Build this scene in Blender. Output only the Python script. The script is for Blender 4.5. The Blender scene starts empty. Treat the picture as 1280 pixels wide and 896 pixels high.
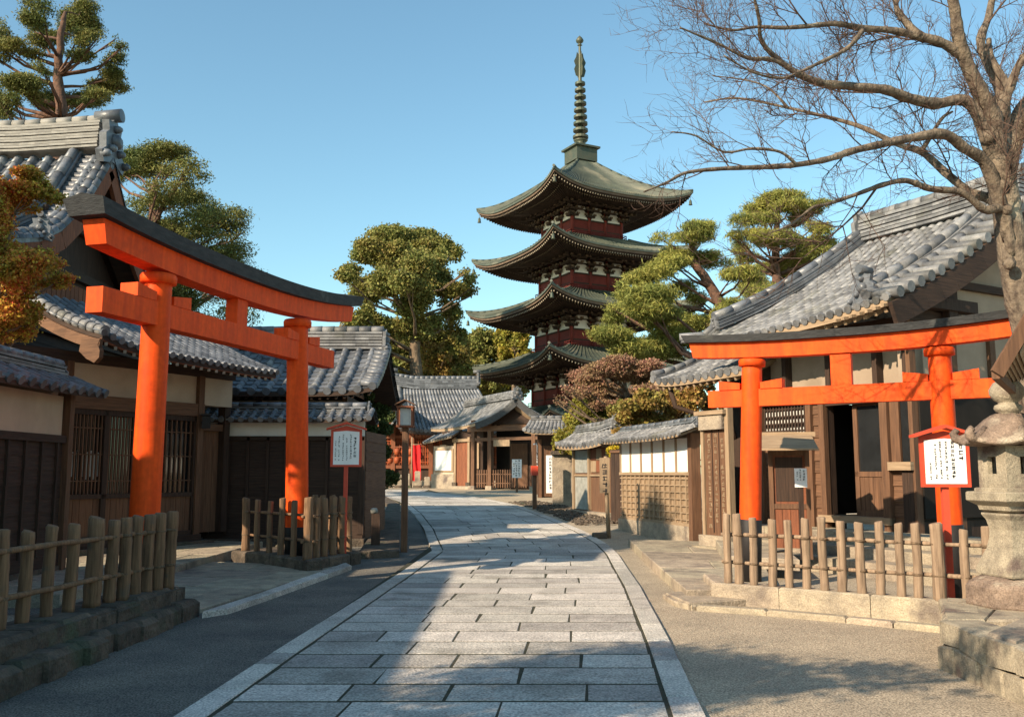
import bpy, math, random
import numpy as np
from mathutils import Vector, Matrix
R = math.radians
S = bpy.context.scene
COL = S.collection

# ------------------------------------------------------------------ camera, sky, sun, exposure
F, EYE = 1150.0, 1.6
PITCH = math.atan(144 / F)
cam_d = bpy.data.cameras.new('camera'); cam = bpy.data.objects.new('camera', cam_d); COL.objects.link(cam)
cam.location = (0, 0, EYE); cam.rotation_euler = (math.pi / 2 + PITCH, 0, 0)
cam_d.sensor_fit = 'HORIZONTAL'; cam_d.sensor_width = 36; cam_d.lens = F / 1280 * 36
cam_d.clip_start = 0.05; cam_d.clip_end = 5000
S.camera = cam
SUN_EL, SUN_AZ = 29.0, 227.0          # azimuth clockwise from +Y: behind the camera, to the left
w = bpy.data.worlds.new('World'); S.world = w; w.use_nodes = True
nt = w.node_tree; bg = nt.nodes['Background']
sky = nt.nodes.new('ShaderNodeTexSky'); sky.sky_type = 'NISHITA'; sky.sun_disc = False
sky.sun_elevation = R(SUN_EL); sky.sun_rotation = R(SUN_AZ)
sky.air_density = 1.15; sky.dust_density = 0.6; sky.ozone_density = 2.2; sky.altitude = 0
tint = nt.nodes.new('ShaderNodeVectorMath'); tint.operation = 'MULTIPLY'; tint.inputs[1].default_value = (.80, .97, .88)   # clear, slightly cyan winter sky
nt.links.new(sky.outputs[0], tint.inputs[0]); nt.links.new(tint.outputs[0], bg.inputs[0]); bg.inputs[1].default_value = 0.134
sd = bpy.data.lights.new('sun', 'SUN'); sd.energy = 5.0; sd.angle = R(0.55); sd.color = (1.0, 0.81, 0.59)
sun = bpy.data.objects.new('sun', sd); COL.objects.link(sun)
sdir = Vector((math.sin(R(SUN_AZ)) * math.cos(R(SUN_EL)), math.cos(R(SUN_AZ)) * math.cos(R(SUN_EL)), math.sin(R(SUN_EL))))
sun.rotation_euler = sdir.to_track_quat('Z', 'Y').to_euler(); sun.location = (-30, -30, 40)
S.view_settings.view_transform = 'Standard'; S.view_settings.look = 'None'
S.view_settings.exposure = 0.80; S.view_settings.gamma = 1.0
S.render.engine = 'CYCLES'
try:
    S.cycles.use_denoising = True; S.cycles.max_bounces = 6; S.cycles.diffuse_bounces = 3
    S.cycles.transparent_max_bounces = 6
except Exception: pass

# ------------------------------------------------------------------ terrain height and surveying helpers
TY = [-500, 12, 15, 20, 25, 30, 35, 40, 45, 50, 60, 2000]
TZ = [0, 0, .02, .1, .28, .48, .66, .79, .87, .92, .95, .95]
def zt(Y): return float(np.interp(Y, TY, TZ))
def ray(x, y):
    u = (x - 640) / F; v = (448 - y) / F
    return u, math.cos(PITCH) - v * math.sin(PITCH), math.sin(PITCH) + v * math.cos(PITCH)
def P(x, y, Y):                      # the point seen in direction (x, y) at depth Y
    a, b, c = ray(x, y); s = Y / b
    return Vector((a * s, Y, EYE + c * s))
def X(x, Y, z=1.6):                  # world X at depth Y and height z for image column x
    d = Y * math.cos(PITCH) + (z - EYE) * math.sin(PITCH)
    return (x - 640) / F * d
def G(x, y, h=0.0):                  # the point on the terrain (+h)
    a, b, c = ray(x, y); lo, hi = 1.0, 300.0
    for _ in range(60):
        m = (lo + hi) / 2; s = m / b
        if EYE + c * s > zt(m) + h: lo = m
        else: hi = m
    s = lo / b
    return Vector((a * s, lo, zt(lo) + h))

# ------------------------------------------------------------------ materials
def node(nt, t, **k):
    n = nt.nodes.new(t)
    for a, b in k.items(): setattr(n, a, b)
    return n
def mat(name, c1, c2=None, scale=3.0, stretch=(1, 1, 1), rough=.8, bump=.3, bscale=None, isl=0.0, c3=None, s3=.6, t3=.55, spec=.3,
        detail=6, bdist=.02, fine=0.0, finescale=60, transl=None, lo=.35, hi=.65, metal=0.0, hueisl=0.0):
    m = bpy.data.materials.new(name); m.use_nodes = True; nt = m.node_tree; L = nt.links.new
    b = nt.nodes['Principled BSDF']; b.inputs['Roughness'].default_value = rough
    b.inputs['Specular IOR Level'].default_value = spec; b.inputs['Metallic'].default_value = metal
    geo = node(nt, 'ShaderNodeNewGeometry')
    mp = node(nt, 'ShaderNodeMapping'); mp.inputs['Scale'].default_value = stretch; L(geo.outputs['Position'], mp.inputs[0])
    if c2 is None: c2 = tuple(x * .7 for x in c1)
    n1 = node(nt, 'ShaderNodeTexNoise'); n1.inputs['Scale'].default_value = scale; n1.inputs['Detail'].default_value = detail
    n1.inputs['Roughness'].default_value = .6
    L(mp.outputs[0], n1.inputs['Vector'])
    r1 = node(nt, 'ShaderNodeMapRange'); r1.inputs[1].default_value = lo; r1.inputs[2].default_value = hi; L(n1.outputs[0], r1.inputs[0])
    mx = node(nt, 'ShaderNodeMix', data_type='RGBA'); L(r1.outputs[0], mx.inputs[0])
    mx.inputs[6].default_value = (*c1, 1); mx.inputs[7].default_value = (*c2, 1)
    out = mx.outputs[2]
    if c3 is not None:
        n3 = node(nt, 'ShaderNodeTexNoise'); n3.inputs['Scale'].default_value = s3; n3.inputs['Detail'].default_value = 8
        L(geo.outputs['Position'], n3.inputs['Vector'])
        r3 = node(nt, 'ShaderNodeMapRange'); r3.inputs[1].default_value = t3; r3.inputs[2].default_value = t3 + .14; L(n3.outputs[0], r3.inputs[0])
        m3 = node(nt, 'ShaderNodeMix', data_type='RGBA'); L(r3.outputs[0], m3.inputs[0]); L(out, m3.inputs[6]); m3.inputs[7].default_value = (*c3, 1)
        out = m3.outputs[2]
    if fine:
        nf = node(nt, 'ShaderNodeTexNoise'); nf.inputs['Scale'].default_value = finescale; nf.inputs['Detail'].default_value = 3
        L(geo.outputs['Position'], nf.inputs['Vector'])
        rf = node(nt, 'ShaderNodeMapRange'); rf.inputs[1].default_value = .3; rf.inputs[2].default_value = .7
        rf.inputs[3].default_value = 1 - fine; rf.inputs[4].default_value = 1 + fine; L(nf.outputs[0], rf.inputs[0])
        vm = node(nt, 'ShaderNodeVectorMath', operation='SCALE'); L(out, vm.inputs[0]); L(rf.outputs[0], vm.inputs['Scale']); out = vm.outputs[0]
    if isl or hueisl:
        ri = node(nt, 'ShaderNodeMapRange'); ri.inputs[3].default_value = 1 - isl; ri.inputs[4].default_value = 1 + isl
        L(geo.outputs['Random Per Island'], ri.inputs[0])
        hs = node(nt, 'ShaderNodeHueSaturation'); L(out, hs.inputs['Color']); L(ri.outputs[0], hs.inputs['Value'])
        if hueisl:
            ml = node(nt, 'ShaderNodeMath', operation='MULTIPLY'); ml.inputs[1].default_value = 7.31; L(geo.outputs['Random Per Island'], ml.inputs[0])
            fr = node(nt, 'ShaderNodeMath', operation='FRACT'); L(ml.outputs[0], fr.inputs[0])
            rh = node(nt, 'ShaderNodeMapRange'); rh.inputs[3].default_value = .5 - hueisl; rh.inputs[4].default_value = .5 + hueisl
            L(fr.outputs[0], rh.inputs[0]); L(rh.outputs[0], hs.inputs['Hue'])
        out = hs.outputs[0]
    L(out, b.inputs['Base Color'])
    if bump:
        nb = node(nt, 'ShaderNodeTexNoise'); nb.inputs['Scale'].default_value = bscale or scale * 3; nb.inputs['Detail'].default_value = 8
        L(mp.outputs[0], nb.inputs['Vector'])
        bp = node(nt, 'ShaderNodeBump'); bp.inputs['Strength'].default_value = bump; bp.inputs['Distance'].default_value = bdist
        L(nb.outputs[0], bp.inputs['Height']); L(bp.outputs[0], b.inputs['Normal'])
    if transl:
        tr = node(nt, 'ShaderNodeBsdfTranslucent'); L(out, tr.inputs[0])
        ms = node(nt, 'ShaderNodeMixShader'); ms.inputs[0].default_value = transl
        L(b.outputs[0], ms.inputs[1]); L(tr.outputs[0], ms.inputs[2]); L(ms.outputs[0], nt.nodes['Material Output'].inputs[0])
    return m
def wood(name, c1, c2, g='v', rough=.8, isl=.12, bump=.5, **k):
    st = (22, 22, 1.6) if g == 'v' else (1.6, 1.6, 26)
    return mat(name, c1, c2, scale=1.4, stretch=st, rough=rough, isl=isl, bump=bump, bscale=2.6, bdist=.008, lo=.3, hi=.7, **k)
def leafm(name, c1, c2, tr=.3, isl=.35, hue=.03, scale=.5):
    return mat(name, c1, c2, scale=scale, rough=.65, bump=0, isl=isl, hueisl=hue, transl=tr, spec=.25, detail=3)
M = {}
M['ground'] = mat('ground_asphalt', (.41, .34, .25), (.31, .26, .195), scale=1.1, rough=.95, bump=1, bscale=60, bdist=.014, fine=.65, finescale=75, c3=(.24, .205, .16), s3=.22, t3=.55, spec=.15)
M['earth'] = mat('earth_sand', (.42, .34, .235), (.33, .27, .19), scale=2, rough=.95, bump=.5, bscale=60, bdist=.008, fine=.25, finescale=120, c3=(.24, .2, .15), s3=.9, t3=.6)
M['slab'] = mat('granite_slab', (.49, .455, .405), (.36, .335, .30), scale=2.2, rough=.85, bump=1, bscale=45, bdist=.012, fine=.5, finescale=55, isl=.3, hueisl=.012, c3=(.28, .26, .225), s3=1.1, t3=.56)
M['joint'] = mat('joint_moss', (.06, .055, .04), (.035, .04, .022), scale=9, rough=1, bump=.6, bscale=60)
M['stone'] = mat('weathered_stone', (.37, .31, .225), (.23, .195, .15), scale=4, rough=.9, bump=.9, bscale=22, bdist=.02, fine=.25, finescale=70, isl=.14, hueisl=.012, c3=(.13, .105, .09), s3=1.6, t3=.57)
M['lstone'] = mat('lichen_stone', (.37, .32, .235), (.21, .18, .135), scale=5, rough=.9, bump=.8, bscale=30, bdist=.012, fine=.3, finescale=90, c3=(.13, .095, .08), s3=3.2, t3=.55)
M['rstone'] = mat('brown_stained_stone', (.25, .185, .14), (.13, .095, .075), scale=6, rough=.92, bump=1, bscale=26, bdist=.02, fine=.3, finescale=70, c3=(.36, .31, .24), s3=4, t3=.57)
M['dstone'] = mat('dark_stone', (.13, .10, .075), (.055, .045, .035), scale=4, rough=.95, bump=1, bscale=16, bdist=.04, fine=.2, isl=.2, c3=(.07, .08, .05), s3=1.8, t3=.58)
M['tile'] = mat('roof_tile', (.135, .145, .16), (.085, .092, .105), scale=5, rough=.42, bump=.25, bscale=18, isl=.4, spec=.5, c3=(.22, .215, .2), s3=1.7, t3=.6, fine=.15, finescale=40)
M['gtile'] = mat('grey_roof_tile', (.20, .20, .20), (.115, .118, .125), scale=5, rough=.55, bump=.3, bscale=18, isl=.4, spec=.4, c3=(.12, .12, .105), s3=1.5, t3=.57, fine=.18, finescale=40)
M['ridge'] = mat('ridge_tile', (.3, .285, .255), (.19, .185, .17), scale=5, stretch=(1, 1, 9), rough=.6, bump=.4, isl=.15)
M['red'] = mat('vermilion_paint', (.84, .092, .011), (.64, .062, .010), scale=1.3, stretch=(7, 7, .8), rough=.55, bump=.3, bscale=3, bdist=.006, spec=.12, fine=.08, finescale=14, c3=(.56, .06, .012), s3=2.6, t3=.6)
M['sred'] = mat('sign_red_paint', (.6, .075, .035), (.48, .06, .03), scale=4, rough=.5, bump=.15)
M['cap'] = mat('torii_cap', (.05, .052, .054), (.028, .03, .032), scale=5, rough=.75, bump=.4, c3=(.11, .115, .105), s3=2, t3=.62, stretch=(1, 1, 4))
M['black'] = mat('black_paint', (.02, .018, .018), rough=.6)
M['dwood'] = wood('dark_wood', (.062, .036, .024), (.026, .016, .012))
M['dwoodh'] = wood('dark_wood_h', (.062, .036, .024), (.026, .016, .012), 'h')
M['mwood'] = wood('brown_wood', (.17, .088, .048), (.08, .042, .025))
M['mwoodh'] = wood('brown_wood_h', (.17, .088, .048), (.08, .042, .025), 'h')
M['rwood'] = wood('red_brown_wood', (.24, .085, .04), (.12, .045, .025))
M['lwood'] = wood('weathered_wood', (.36, .26, .165), (.21, .145, .09))
M['lwoodh'] = wood('weathered_wood_h', (.36, .26, .165), (.21, .145, .09), 'h')
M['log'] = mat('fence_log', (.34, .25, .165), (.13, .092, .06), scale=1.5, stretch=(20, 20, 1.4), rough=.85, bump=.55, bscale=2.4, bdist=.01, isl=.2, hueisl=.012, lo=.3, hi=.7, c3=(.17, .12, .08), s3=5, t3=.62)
M['shade_asphalt'] = mat('shade_darkened_asphalt', (.17, .155, .13), (.10, .095, .085), scale=1.2, rough=.95, bump=1, bscale=60, bdist=.015, fine=.8, finescale=70, c3=(.20, .18, .145), s3=.5, t3=.6)  # ground colour darkened to paint in the shade on the left
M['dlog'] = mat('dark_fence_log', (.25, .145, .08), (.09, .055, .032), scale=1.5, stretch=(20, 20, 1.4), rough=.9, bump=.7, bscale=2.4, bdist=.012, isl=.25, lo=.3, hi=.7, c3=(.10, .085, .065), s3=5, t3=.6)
M['rope'] = mat('twine', (.19, .13, .08), (.08, .055, .035), scale=40, bump=.5)
M['plaster'] = mat('plaster', (.50, .40, .30), (.42, .335, .25), scale=1.5, rough=.9, bump=.15, bscale=30, bdist=.004, c3=(.36, .29, .22), s3=1.1, t3=.57)
M['shade_plaster'] = mat('shade_toned_plaster', (.37, .29, .215), (.29, .225, .165), scale=1.3, rough=.9, bump=.2, bscale=20, bdist=.004, c3=(.22, .17, .12), s3=1.4, t3=.6)  # shade under the eaves is mixed into this plaster colour
M['wplaster'] = mat('white_plaster', (.80, .78, .74), (.72, .70, .66), scale=2, rough=.85, bump=.1, bscale=30, bdist=.003)
M['paper'] = mat('white_paper', (.82, .82, .80), (.76, .76, .74), scale=3, rough=.7, bump=.05)
M['ink'] = mat('ink', (.03, .03, .035), rough=.7, bump=0)
M['glass'] = mat('dark_glass', (.02, .022, .024), rough=.08, bump=.05, bscale=2, spec=.8)
M['shoji'] = mat('paper_screen', (.55, .55, .5), (.42, .42, .4), scale=3, rough=.8, bump=0)
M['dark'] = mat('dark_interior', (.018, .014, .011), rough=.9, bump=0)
M['copper'] = mat('copper_patina', (.085, .10, .075), (.05, .062, .05), scale=1.2, rough=.6, bump=.3, bscale=6, spec=.4, c3=(.17, .165, .12), s3=.6, t3=.56, fine=.15, finescale=12)
M['bronze'] = mat('green_bronze', (.06, .08, .06), (.10, .10, .07), scale=1.5, rough=.5, bump=.2, metal=.3)
M['pred'] = mat('pagoda_red', (.19, .028, .02), (.12, .02, .015), scale=1.5, rough=.7, bump=.2, c3=(.11, .02, .014), s3=1.1, t3=.58, fine=.12, finescale=8)
M['pdark'] = mat('pagoda_timber', (.06, .036, .026), (.032, .022, .017), scale=2, rough=.8, bump=.2, isl=.25)
M['pedge'] = mat('pagoda_eave_edge', (.17, .12, .085), (.10, .07, .05), scale=2, rough=.8, bump=.2)
M['ptip'] = mat('rafter_end', (.32, .27, .2), (.22, .18, .13), scale=3, rough=.8, bump=0)
M['banner'] = mat('red_cloth', (.72, .018, .02), (.5, .012, .015), scale=4, rough=.75, bump=.1)
M['orange'] = mat('orange_paint', (.34, .075, .02), (.22, .05, .018), scale=6, rough=.6, isl=.3)
M['yellow'] = mat('gilt_yellow', (.62, .42, .05), (.5, .3, .03), scale=9, rough=.5, isl=.2)
M['grey'] = mat('grey_panel', (.3, .3, .27), (.2, .2, .18), scale=5, rough=.7, isl=.25, bump=.3)
M['bark'] = mat('bark', (.20, .145, .095), (.085, .06, .042), scale=7, stretch=(1, 1, .35), rough=.95, bump=1, bscale=14, bdist=.03, c3=(.34, .26, .17), s3=4, t3=.6)
M['tbark'] = mat('cherry_bark', (.21, .165, .12), (.07, .052, .04), scale=12, stretch=(1, 1, .7), rough=.95, bump=1, bscale=26, bdist=.03, c3=(.33, .29, .22), s3=2.6, t3=.58)
M['pbark'] = mat('pine_bark', (.17, .09, .06), (.07, .045, .035), scale=6, rough=.95, bump=.9, bscale=12, bdist=.03)
M['twig'] = mat('twig', (.13, .08, .06), (.07, .045, .035), scale=3, rough=.9, bump=0)
M['l_oak'] = leafm('leaf_olive', (.18, .20, .055), (.235, .205, .055))
M['l_dark'] = leafm('leaf_dark', (.05, .08, .025), (.09, .11, .03), tr=.25)
M['l_mix'] = leafm('leaf_mixed', (.16, .185, .045), (.32, .20, .055), hue=.03)
M['l_mapl'] = leafm('leaf_orange', (.62, .25, .05), (.36, .29, .05), hue=.05, scale=1.3)
M['l_rust'] = leafm('leaf_rust', (.36, .19, .13), (.30, .20, .11), hue=.03, scale=.8)
M['l_yel'] = leafm('leaf_yellow_green', (.36, .29, .04), (.20, .20, .04), hue=.03)
M['l_gold'] = leafm('leaf_gold', (.7, .5, .03), (.5, .4, .03))
M['n_pine'] = leafm('needle', (.34, .32, .075), (.19, .215, .055), tr=.28, isl=.3, hue=.02, scale=1.2)
M['n_dark'] = leafm('needle_dark', (.20, .19, .05), (.10, .125, .035), tr=.25, isl=.35)

# ------------------------------------------------------------------ mesh builder
class MB:
    def __init__(s): s.v = []; s.f = []; s.sm = []
    def add(s, vs, fs, smooth=False):
        o = len(s.v); s.v += [tuple(p) for p in vs]; s.f += [tuple(i + o for i in f) for f in fs]; s.sm += [smooth] * len(fs)
        return s
    def hexa(s, c):      # 8 corners: bottom 4 ccw, top 4 ccw
        return s.add(c, [(0, 3, 2, 1), (4, 5, 6, 7), (0, 1, 5, 4), (1, 2, 6, 5), (2, 3, 7, 6), (3, 0, 4, 7)])
    def box(s, c, d, rz=0, ch=0.0):
        cx, cy, cz = c; hx, hy, hz = d[0] / 2, d[1] / 2, d[2] / 2; ca, sa = math.cos(rz), math.sin(rz)
        def T(x, y, z): return (cx + x * ca - y * sa, cy + x * sa + y * ca, cz + z)
        if not ch:
            return s.hexa([T(*p) for p in ((-hx, -hy, -hz), (hx, -hy, -hz), (hx, hy, -hz), (-hx, hy, -hz), (-hx, -hy, hz), (hx, -hy, hz), (hx, hy, hz), (-hx, hy, hz))])
        k = min(ch, hx * .9, hy * .9, hz * .9)
        vs = []
        for z, i in ((-hz, 0), (hz - k, 0), (hz, k)):
            vs += [T(-hx + i, -hy + i, z), T(hx - i, -hy + i, z), T(hx - i, hy - i, z), T(-hx + i, hy - i, z)]
        fs = [(0, 3, 2, 1), (8, 9, 10, 11)]
        for b in (0, 4):
            for j in range(4): fs.append((b + j, b + (j + 1) % 4, b + 4 + (j + 1) % 4, b + 4 + j))
        return s.add(vs, fs)
    def beam(s, a, b, w, h, up=(0, 0, 1)):   # rectangular bar from a to b (w across, h along up)
        a = Vector(a); b = Vector(b); t = (b - a).normalized(); u = Vector(up)
        n = t.cross(u)
        if n.length < 1e-4: n = t.cross(Vector((1, 0, 0)))
        n.normalize(); u = n.cross(t).normalized(); n = n * w / 2; u = u * h / 2
        return s.hexa([a - n - u, a + n - u, b + n - u, b - n - u, a - n + u, a + n + u, b + n + u, b - n + u])
    def tube(s, pts, rs, n=8, cap=True, smooth=True):
        pts = [Vector(p) for p in pts]
        if not hasattr(rs, '__len__'): rs = [rs] * len(pts)
        vs = []; fs = []; pn = None
        for i, p in enumerate(pts):
            t = (pts[min(i + 1, len(pts) - 1)] - pts[max(i - 1, 0)])
            if t.length < 1e-9: t = Vector((0, 0, 1))
            t.normalize()
            if pn is None:
                pn = t.cross(Vector((0, 1, 0.01)))
                if pn.length < .1: pn = t.cross(Vector((1, 0, 0)))
            pn = pn - t * pn.dot(t)
            if pn.length < 1e-6: pn = t.orthogonal()
            pn.normalize(); bn = t.cross(pn)
            for k in range(n):
                a = 2 * math.pi * k / n
                vs.append(p + (pn * math.cos(a) + bn * math.sin(a)) * rs[i])
        for i in range(len(pts) - 1):
            for k in range(n):
                k2 = (k + 1) % n
                fs.append((i * n + k, i * n + k2, (i + 1) * n + k2, (i + 1) * n + k))
        s.add(vs, fs, smooth)
        if cap:
            o = len(s.v) - len(vs)
            s.f.append(tuple(o + k for k in reversed(range(n)))); s.sm.append(False)
            e = o + (len(pts) - 1) * n
            s.f.append(tuple(e + k for k in range(n))); s.sm.append(False)
        return s
    def lathe(s, c, prof, n=24, smooth=True, rot=0, poly=None):   # prof: (r, z)
        vs = []; fs = []
        for r, z in prof:
            for k in range(n):
                a = rot + 2 * math.pi * k / n
                vs.append((c[0] + r * math.cos(a), c[1] + r * math.sin(a), c[2] + z))
        m = len(prof)
        for i in range(m - 1):
            for k in range(n):
                k2 = (k + 1) % n; fs.append((i * n + k, i * n + k2, (i + 1) * n + k2, (i + 1) * n + k))
        fs.append(tuple(reversed(range(n)))); fs.append(tuple((m - 1) * n + k for k in range(n)))
        return s.add(vs, fs, smooth)
    def prism(s, poly, z0, z1, ch=0):         # poly ccw in xy; z0/z1 numbers or functions
        n = len(poly); A = sum(poly[i][0] * poly[(i + 1) % n][1] - poly[(i + 1) % n][0] * poly[i][1] for i in range(n))
        if A < 0: poly = poly[::-1]
        a = z0 if callable(z0) else (lambda p: z0); b = z1 if callable(z1) else (lambda p: z1)
        vs = [(p[0], p[1], a(p)) for p in poly] + [(p[0], p[1], b(p) - ch) for p in poly]
        fs = [tuple(reversed(range(n)))]
        for i in range(n): j = (i + 1) % n; fs.append((i, j, n + j, n + i))
        if ch:
            cx = sum(p[0] for p in poly) / n; cy = sum(p[1] for p in poly) / n
            for p in poly:
                d = Vector((cx - p[0], cy - p[1])); d.normalize()
                vs.append((p[0] + d.x * ch * 1.3, p[1] + d.y * ch * 1.3, b(p)))
            for i in range(n): j = (i + 1) % n; fs.append((n + i, n + j, 2 * n + j, 2 * n + i))
            fs.append(tuple(2 * n + i for i in range(n)))
        else: fs.append(tuple(n + i for i in range(n)))
        return s.add(vs, fs)
    def extr(s, poly3, vec):                  # planar 3d polygon extruded by vec
        n = len(poly3); v = Vector(vec); a = [Vector(p) for p in poly3]
        fs = [tuple(range(n)), tuple(n + i for i in reversed(range(n)))]
        for i in range(n): j = (i + 1) % n; fs.append((j, i, n + i, n + j))
        return s.add(a + [p + v for p in a], fs)
    def grid(s, fn, nu, nv, smooth=True, flip=False):
        vs = [fn(i / nu, j / nv) for j in range(nv + 1) for i in range(nu + 1)]
        fs = []
        for j in range(nv):
            for i in range(nu):
                a = j * (nu + 1) + i; q = (a, a + 1, a + nu + 2, a + nu + 1)
                fs.append(q[::-1] if flip else q)
        return s.add(vs, fs, smooth)
    def build(s, name, m, parent=None, off=None):
        me = bpy.data.meshes.new(name); o = bpy.data.objects.new(name, me)
        L = Vector((0, 0, 0))
        if off is not None: L = Vector(off)
        elif parent is not None:
            q = parent
            while q is not None: L = L + q.location; q = q.parent
        me.from_pydata([(v[0] - L[0], v[1] - L[1], v[2] - L[2]) for v in s.v], [], s.f)
        me.polygons.foreach_set('use_smooth', s.sm); me.materials.append(m); me.update()
        COL.objects.link(o)
        if parent is not None: o.parent = parent
        elif off is not None: o.location = L
        return o
def npmesh(name, verts, faces, m, parent=None, smooth=False, L=None):   # numpy (N,3), (M,4)
    if L is None:
        L = Vector((0, 0, 0)); q = parent
        while q is not None: L = L + q.location; q = q.parent
    me = bpy.data.meshes.new(name); nf, k = faces.shape
    me.vertices.add(len(verts)); me.vertices.foreach_set('co', (verts - np.array(L)).astype(np.float32).ravel())
    me.loops.add(nf * k); me.loops.foreach_set('vertex_index', faces.astype(np.int32).ravel())
    me.polygons.add(nf); me.polygons.foreach_set('loop_start', np.arange(0, nf * k, k, dtype=np.int32))
    me.polygons.foreach_set('use_smooth', np.full(nf, smooth)); me.materials.append(m); me.update(calc_edges=True)
    o = bpy.data.objects.new(name, me); COL.objects.link(o)
    if parent is not None: o.parent = parent
    return o
def thing(name, label, cat, loc, group=None, rz=0):
    o = bpy.data.objects.new(name, None); COL.objects.link(o); o.location = loc; o.rotation_euler = (0, 0, rz)
    o.empty_display_size = .2; o['label'] = label; o['category'] = cat
    if group: o['group'] = group
    return o
def tag(o, label, cat, group=None):
    o['label'] = label; o['category'] = cat
    if group: o['group'] = group
    return o
def struct(o): o['kind'] = 'structure'; return o
def stuff(o): o['kind'] = 'stuff'; return o
def rnd(a, b): return random.uniform(a, b)
def glyphs(mb, o, u, v, W, H, cols, seed=1, cell=None, n=(1, 1)):
    """columns of brushed characters on the plane (o, u right, v up), W x H metres, nrm outward = u x v"""
    rg = random.Random(seed); u = Vector(u).normalized(); v = Vector(v).normalized(); nn = u.cross(v); o = Vector(o) + nn * .004
    for (cx, top, bot, cs) in cols:         # fractions of W / H, cs = char size in metres
        y = top * H
        while y > bot * H:
            if rg.random() > .08:
                c = o + u * (cx * W) + v * y
                for k in range(rg.randint(3, 5)):
                    if rg.random() < .5: a = (-.42, rg.uniform(-.4, .4)); b = (.42, a[1] + rg.uniform(-.1, .1))
                    else: a = (rg.uniform(-.35, .35), .42); b = (a[0] + rg.uniform(-.25, .25), -.42)
                    p = c + u * a[0] * cs + v * a[1] * cs; q = c + u * b[0] * cs + v * b[1] * cs
                    mb.beam(p, q, cs * .13, .002, up=nn)
            y -= cs * 1.18
def surf_frame(surf, u, v):
    e = 1e-3; p = Vector(surf(u, v))
    du = Vector(surf(min(u + e, 1), v)) - Vector(surf(max(u - e, 0), v)); dv = Vector(surf(u, min(v + e, 1))) - Vector(surf(u, max(v - e, 0)))
    n = du.cross(dv)
    if n.z < 0: n = -n
    return p, n.normalized(), du.normalized(), dv.normalized()
def tile_roof(surf, nrib, nrow, rr=.075, vmin=None, mb=None, disc=True, seg=5, pan=True, hm=1.15):
    mb = mb or MB(); rg = random.Random(nrib * 7 + nrow)
    vmin = vmin or (lambda u: 0.0); cols = []
    for i in range(nrib + 1):
        u = i / nrib; v0 = vmin(u); row = []
        for j in range(nrow + 1):
            v = j / nrow
            row.append(surf_frame(surf, u, max(v, v0)) + (v > v0 or j == nrow,))
        cols.append(row)
    for i, row in enumerate(cols):
        for j in range(nrow):
            if not row[j + 1][4] or (row[j + 1][0] - row[j][0]).length < .02: continue
            vs = []; jit = rg.uniform(-.006, .006)
            for (p, n, du, dv, _), r in ((row[j], rr * .95), (row[j + 1], rr * 1.05)):
                sd = dv.cross(n).normalized()
                for k in range(seg + 1):
                    a = math.pi * k / seg
                    vs.append(p + sd * (r * math.cos(a) + jit) + n * (r * math.sin(a) * hm + .012))
            m = seg + 1
            fs = [(k, k + 1, m + k + 1, m + k) for k in range(seg)] + [tuple(m + k for k in range(m))]
            mb.add(vs, fs, True); mb.sm[-1] = False
        if disc:
            p, n, du, dv, _ = row[-1]; r = rr * 1.12; c = p + n * (rr * .35); sd = dv.cross(n).normalized(); vs = []
            for k in range(10):
                a = 2 * math.pi * k / 10; q = sd * math.cos(a) * r + n * math.sin(a) * r
                vs += [c + q - dv * .02, c + q + dv * .035]
            mb.add(vs, [tuple(2 * k + 1 for k in range(10))] + [(2 * k, 2 * k + 1, (2 * k + 3) % 20, (2 * k + 2) % 20) for k in range(10)])
    if pan:
        for i in range(nrib):
            A, B = cols[i], cols[i + 1]
            for j in range(nrow):
                if not (A[j + 1][4] or B[j + 1][4]): continue
                l1 = .028 + rg.uniform(0, .008); mid0 = (A[j][0] + B[j][0]) / 2; mid1 = (A[j + 1][0] + B[j + 1][0]) / 2; n = A[j][1]
                a0, b0, a1, b1 = A[j][0] + n * .012, B[j][0] + n * .012, A[j + 1][0] + n * (l1 + .012), B[j + 1][0] + n * (l1 + .012)
                m0 = mid0 - n * .006; m1 = mid1 + n * (l1 - .01)
                mb.add([a0, m0, b0, a1, m1, b1, a1 - n * l1, m1 - n * l1, b1 - n * l1], [(0, 1, 4, 3), (1, 2, 5, 4), (3, 4, 7, 6), (4, 5, 8, 7)])
    return mb
def deck(surf, th, nu=12, nv=8, lo=.01):
    mb = MB()
    def top(u, v): p, n, a, b = surf_frame(surf, u, v); return p - Vector((0, 0, lo))
    def bot(u, v): p, n, a, b = surf_frame(surf, u, v); return p - Vector((0, 0, th))
    mb.grid(top, nu, nv, False); mb.grid(bot, nu, nv, False, True)
    for e in range(4):
        vs = []; m = nu if e < 2 else nv
        for k in range(m + 1):
            t = k / m; uv = ((t, 0), (t, 1), (0, t), (1, t))[e]; vs += [top(*uv), bot(*uv)]
        mb.add(vs, [(2 * k, 2 * k + 1, 2 * k + 3, 2 * k + 2) for k in range(m)])
    return mb
def rafters(surf, n, w=.06, h=.08, drop=.12, v0=.35, v1=.97, mb=None):
    mb = mb or MB()
    for i in range(n):
        u = (i + .5) / n; a = Vector(surf(u, v0)); b = Vector(surf(u, v1)); mb.beam(a - Vector((0, 0, drop)), b - Vector((0, 0, drop)), w, h)
    return mb
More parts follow.
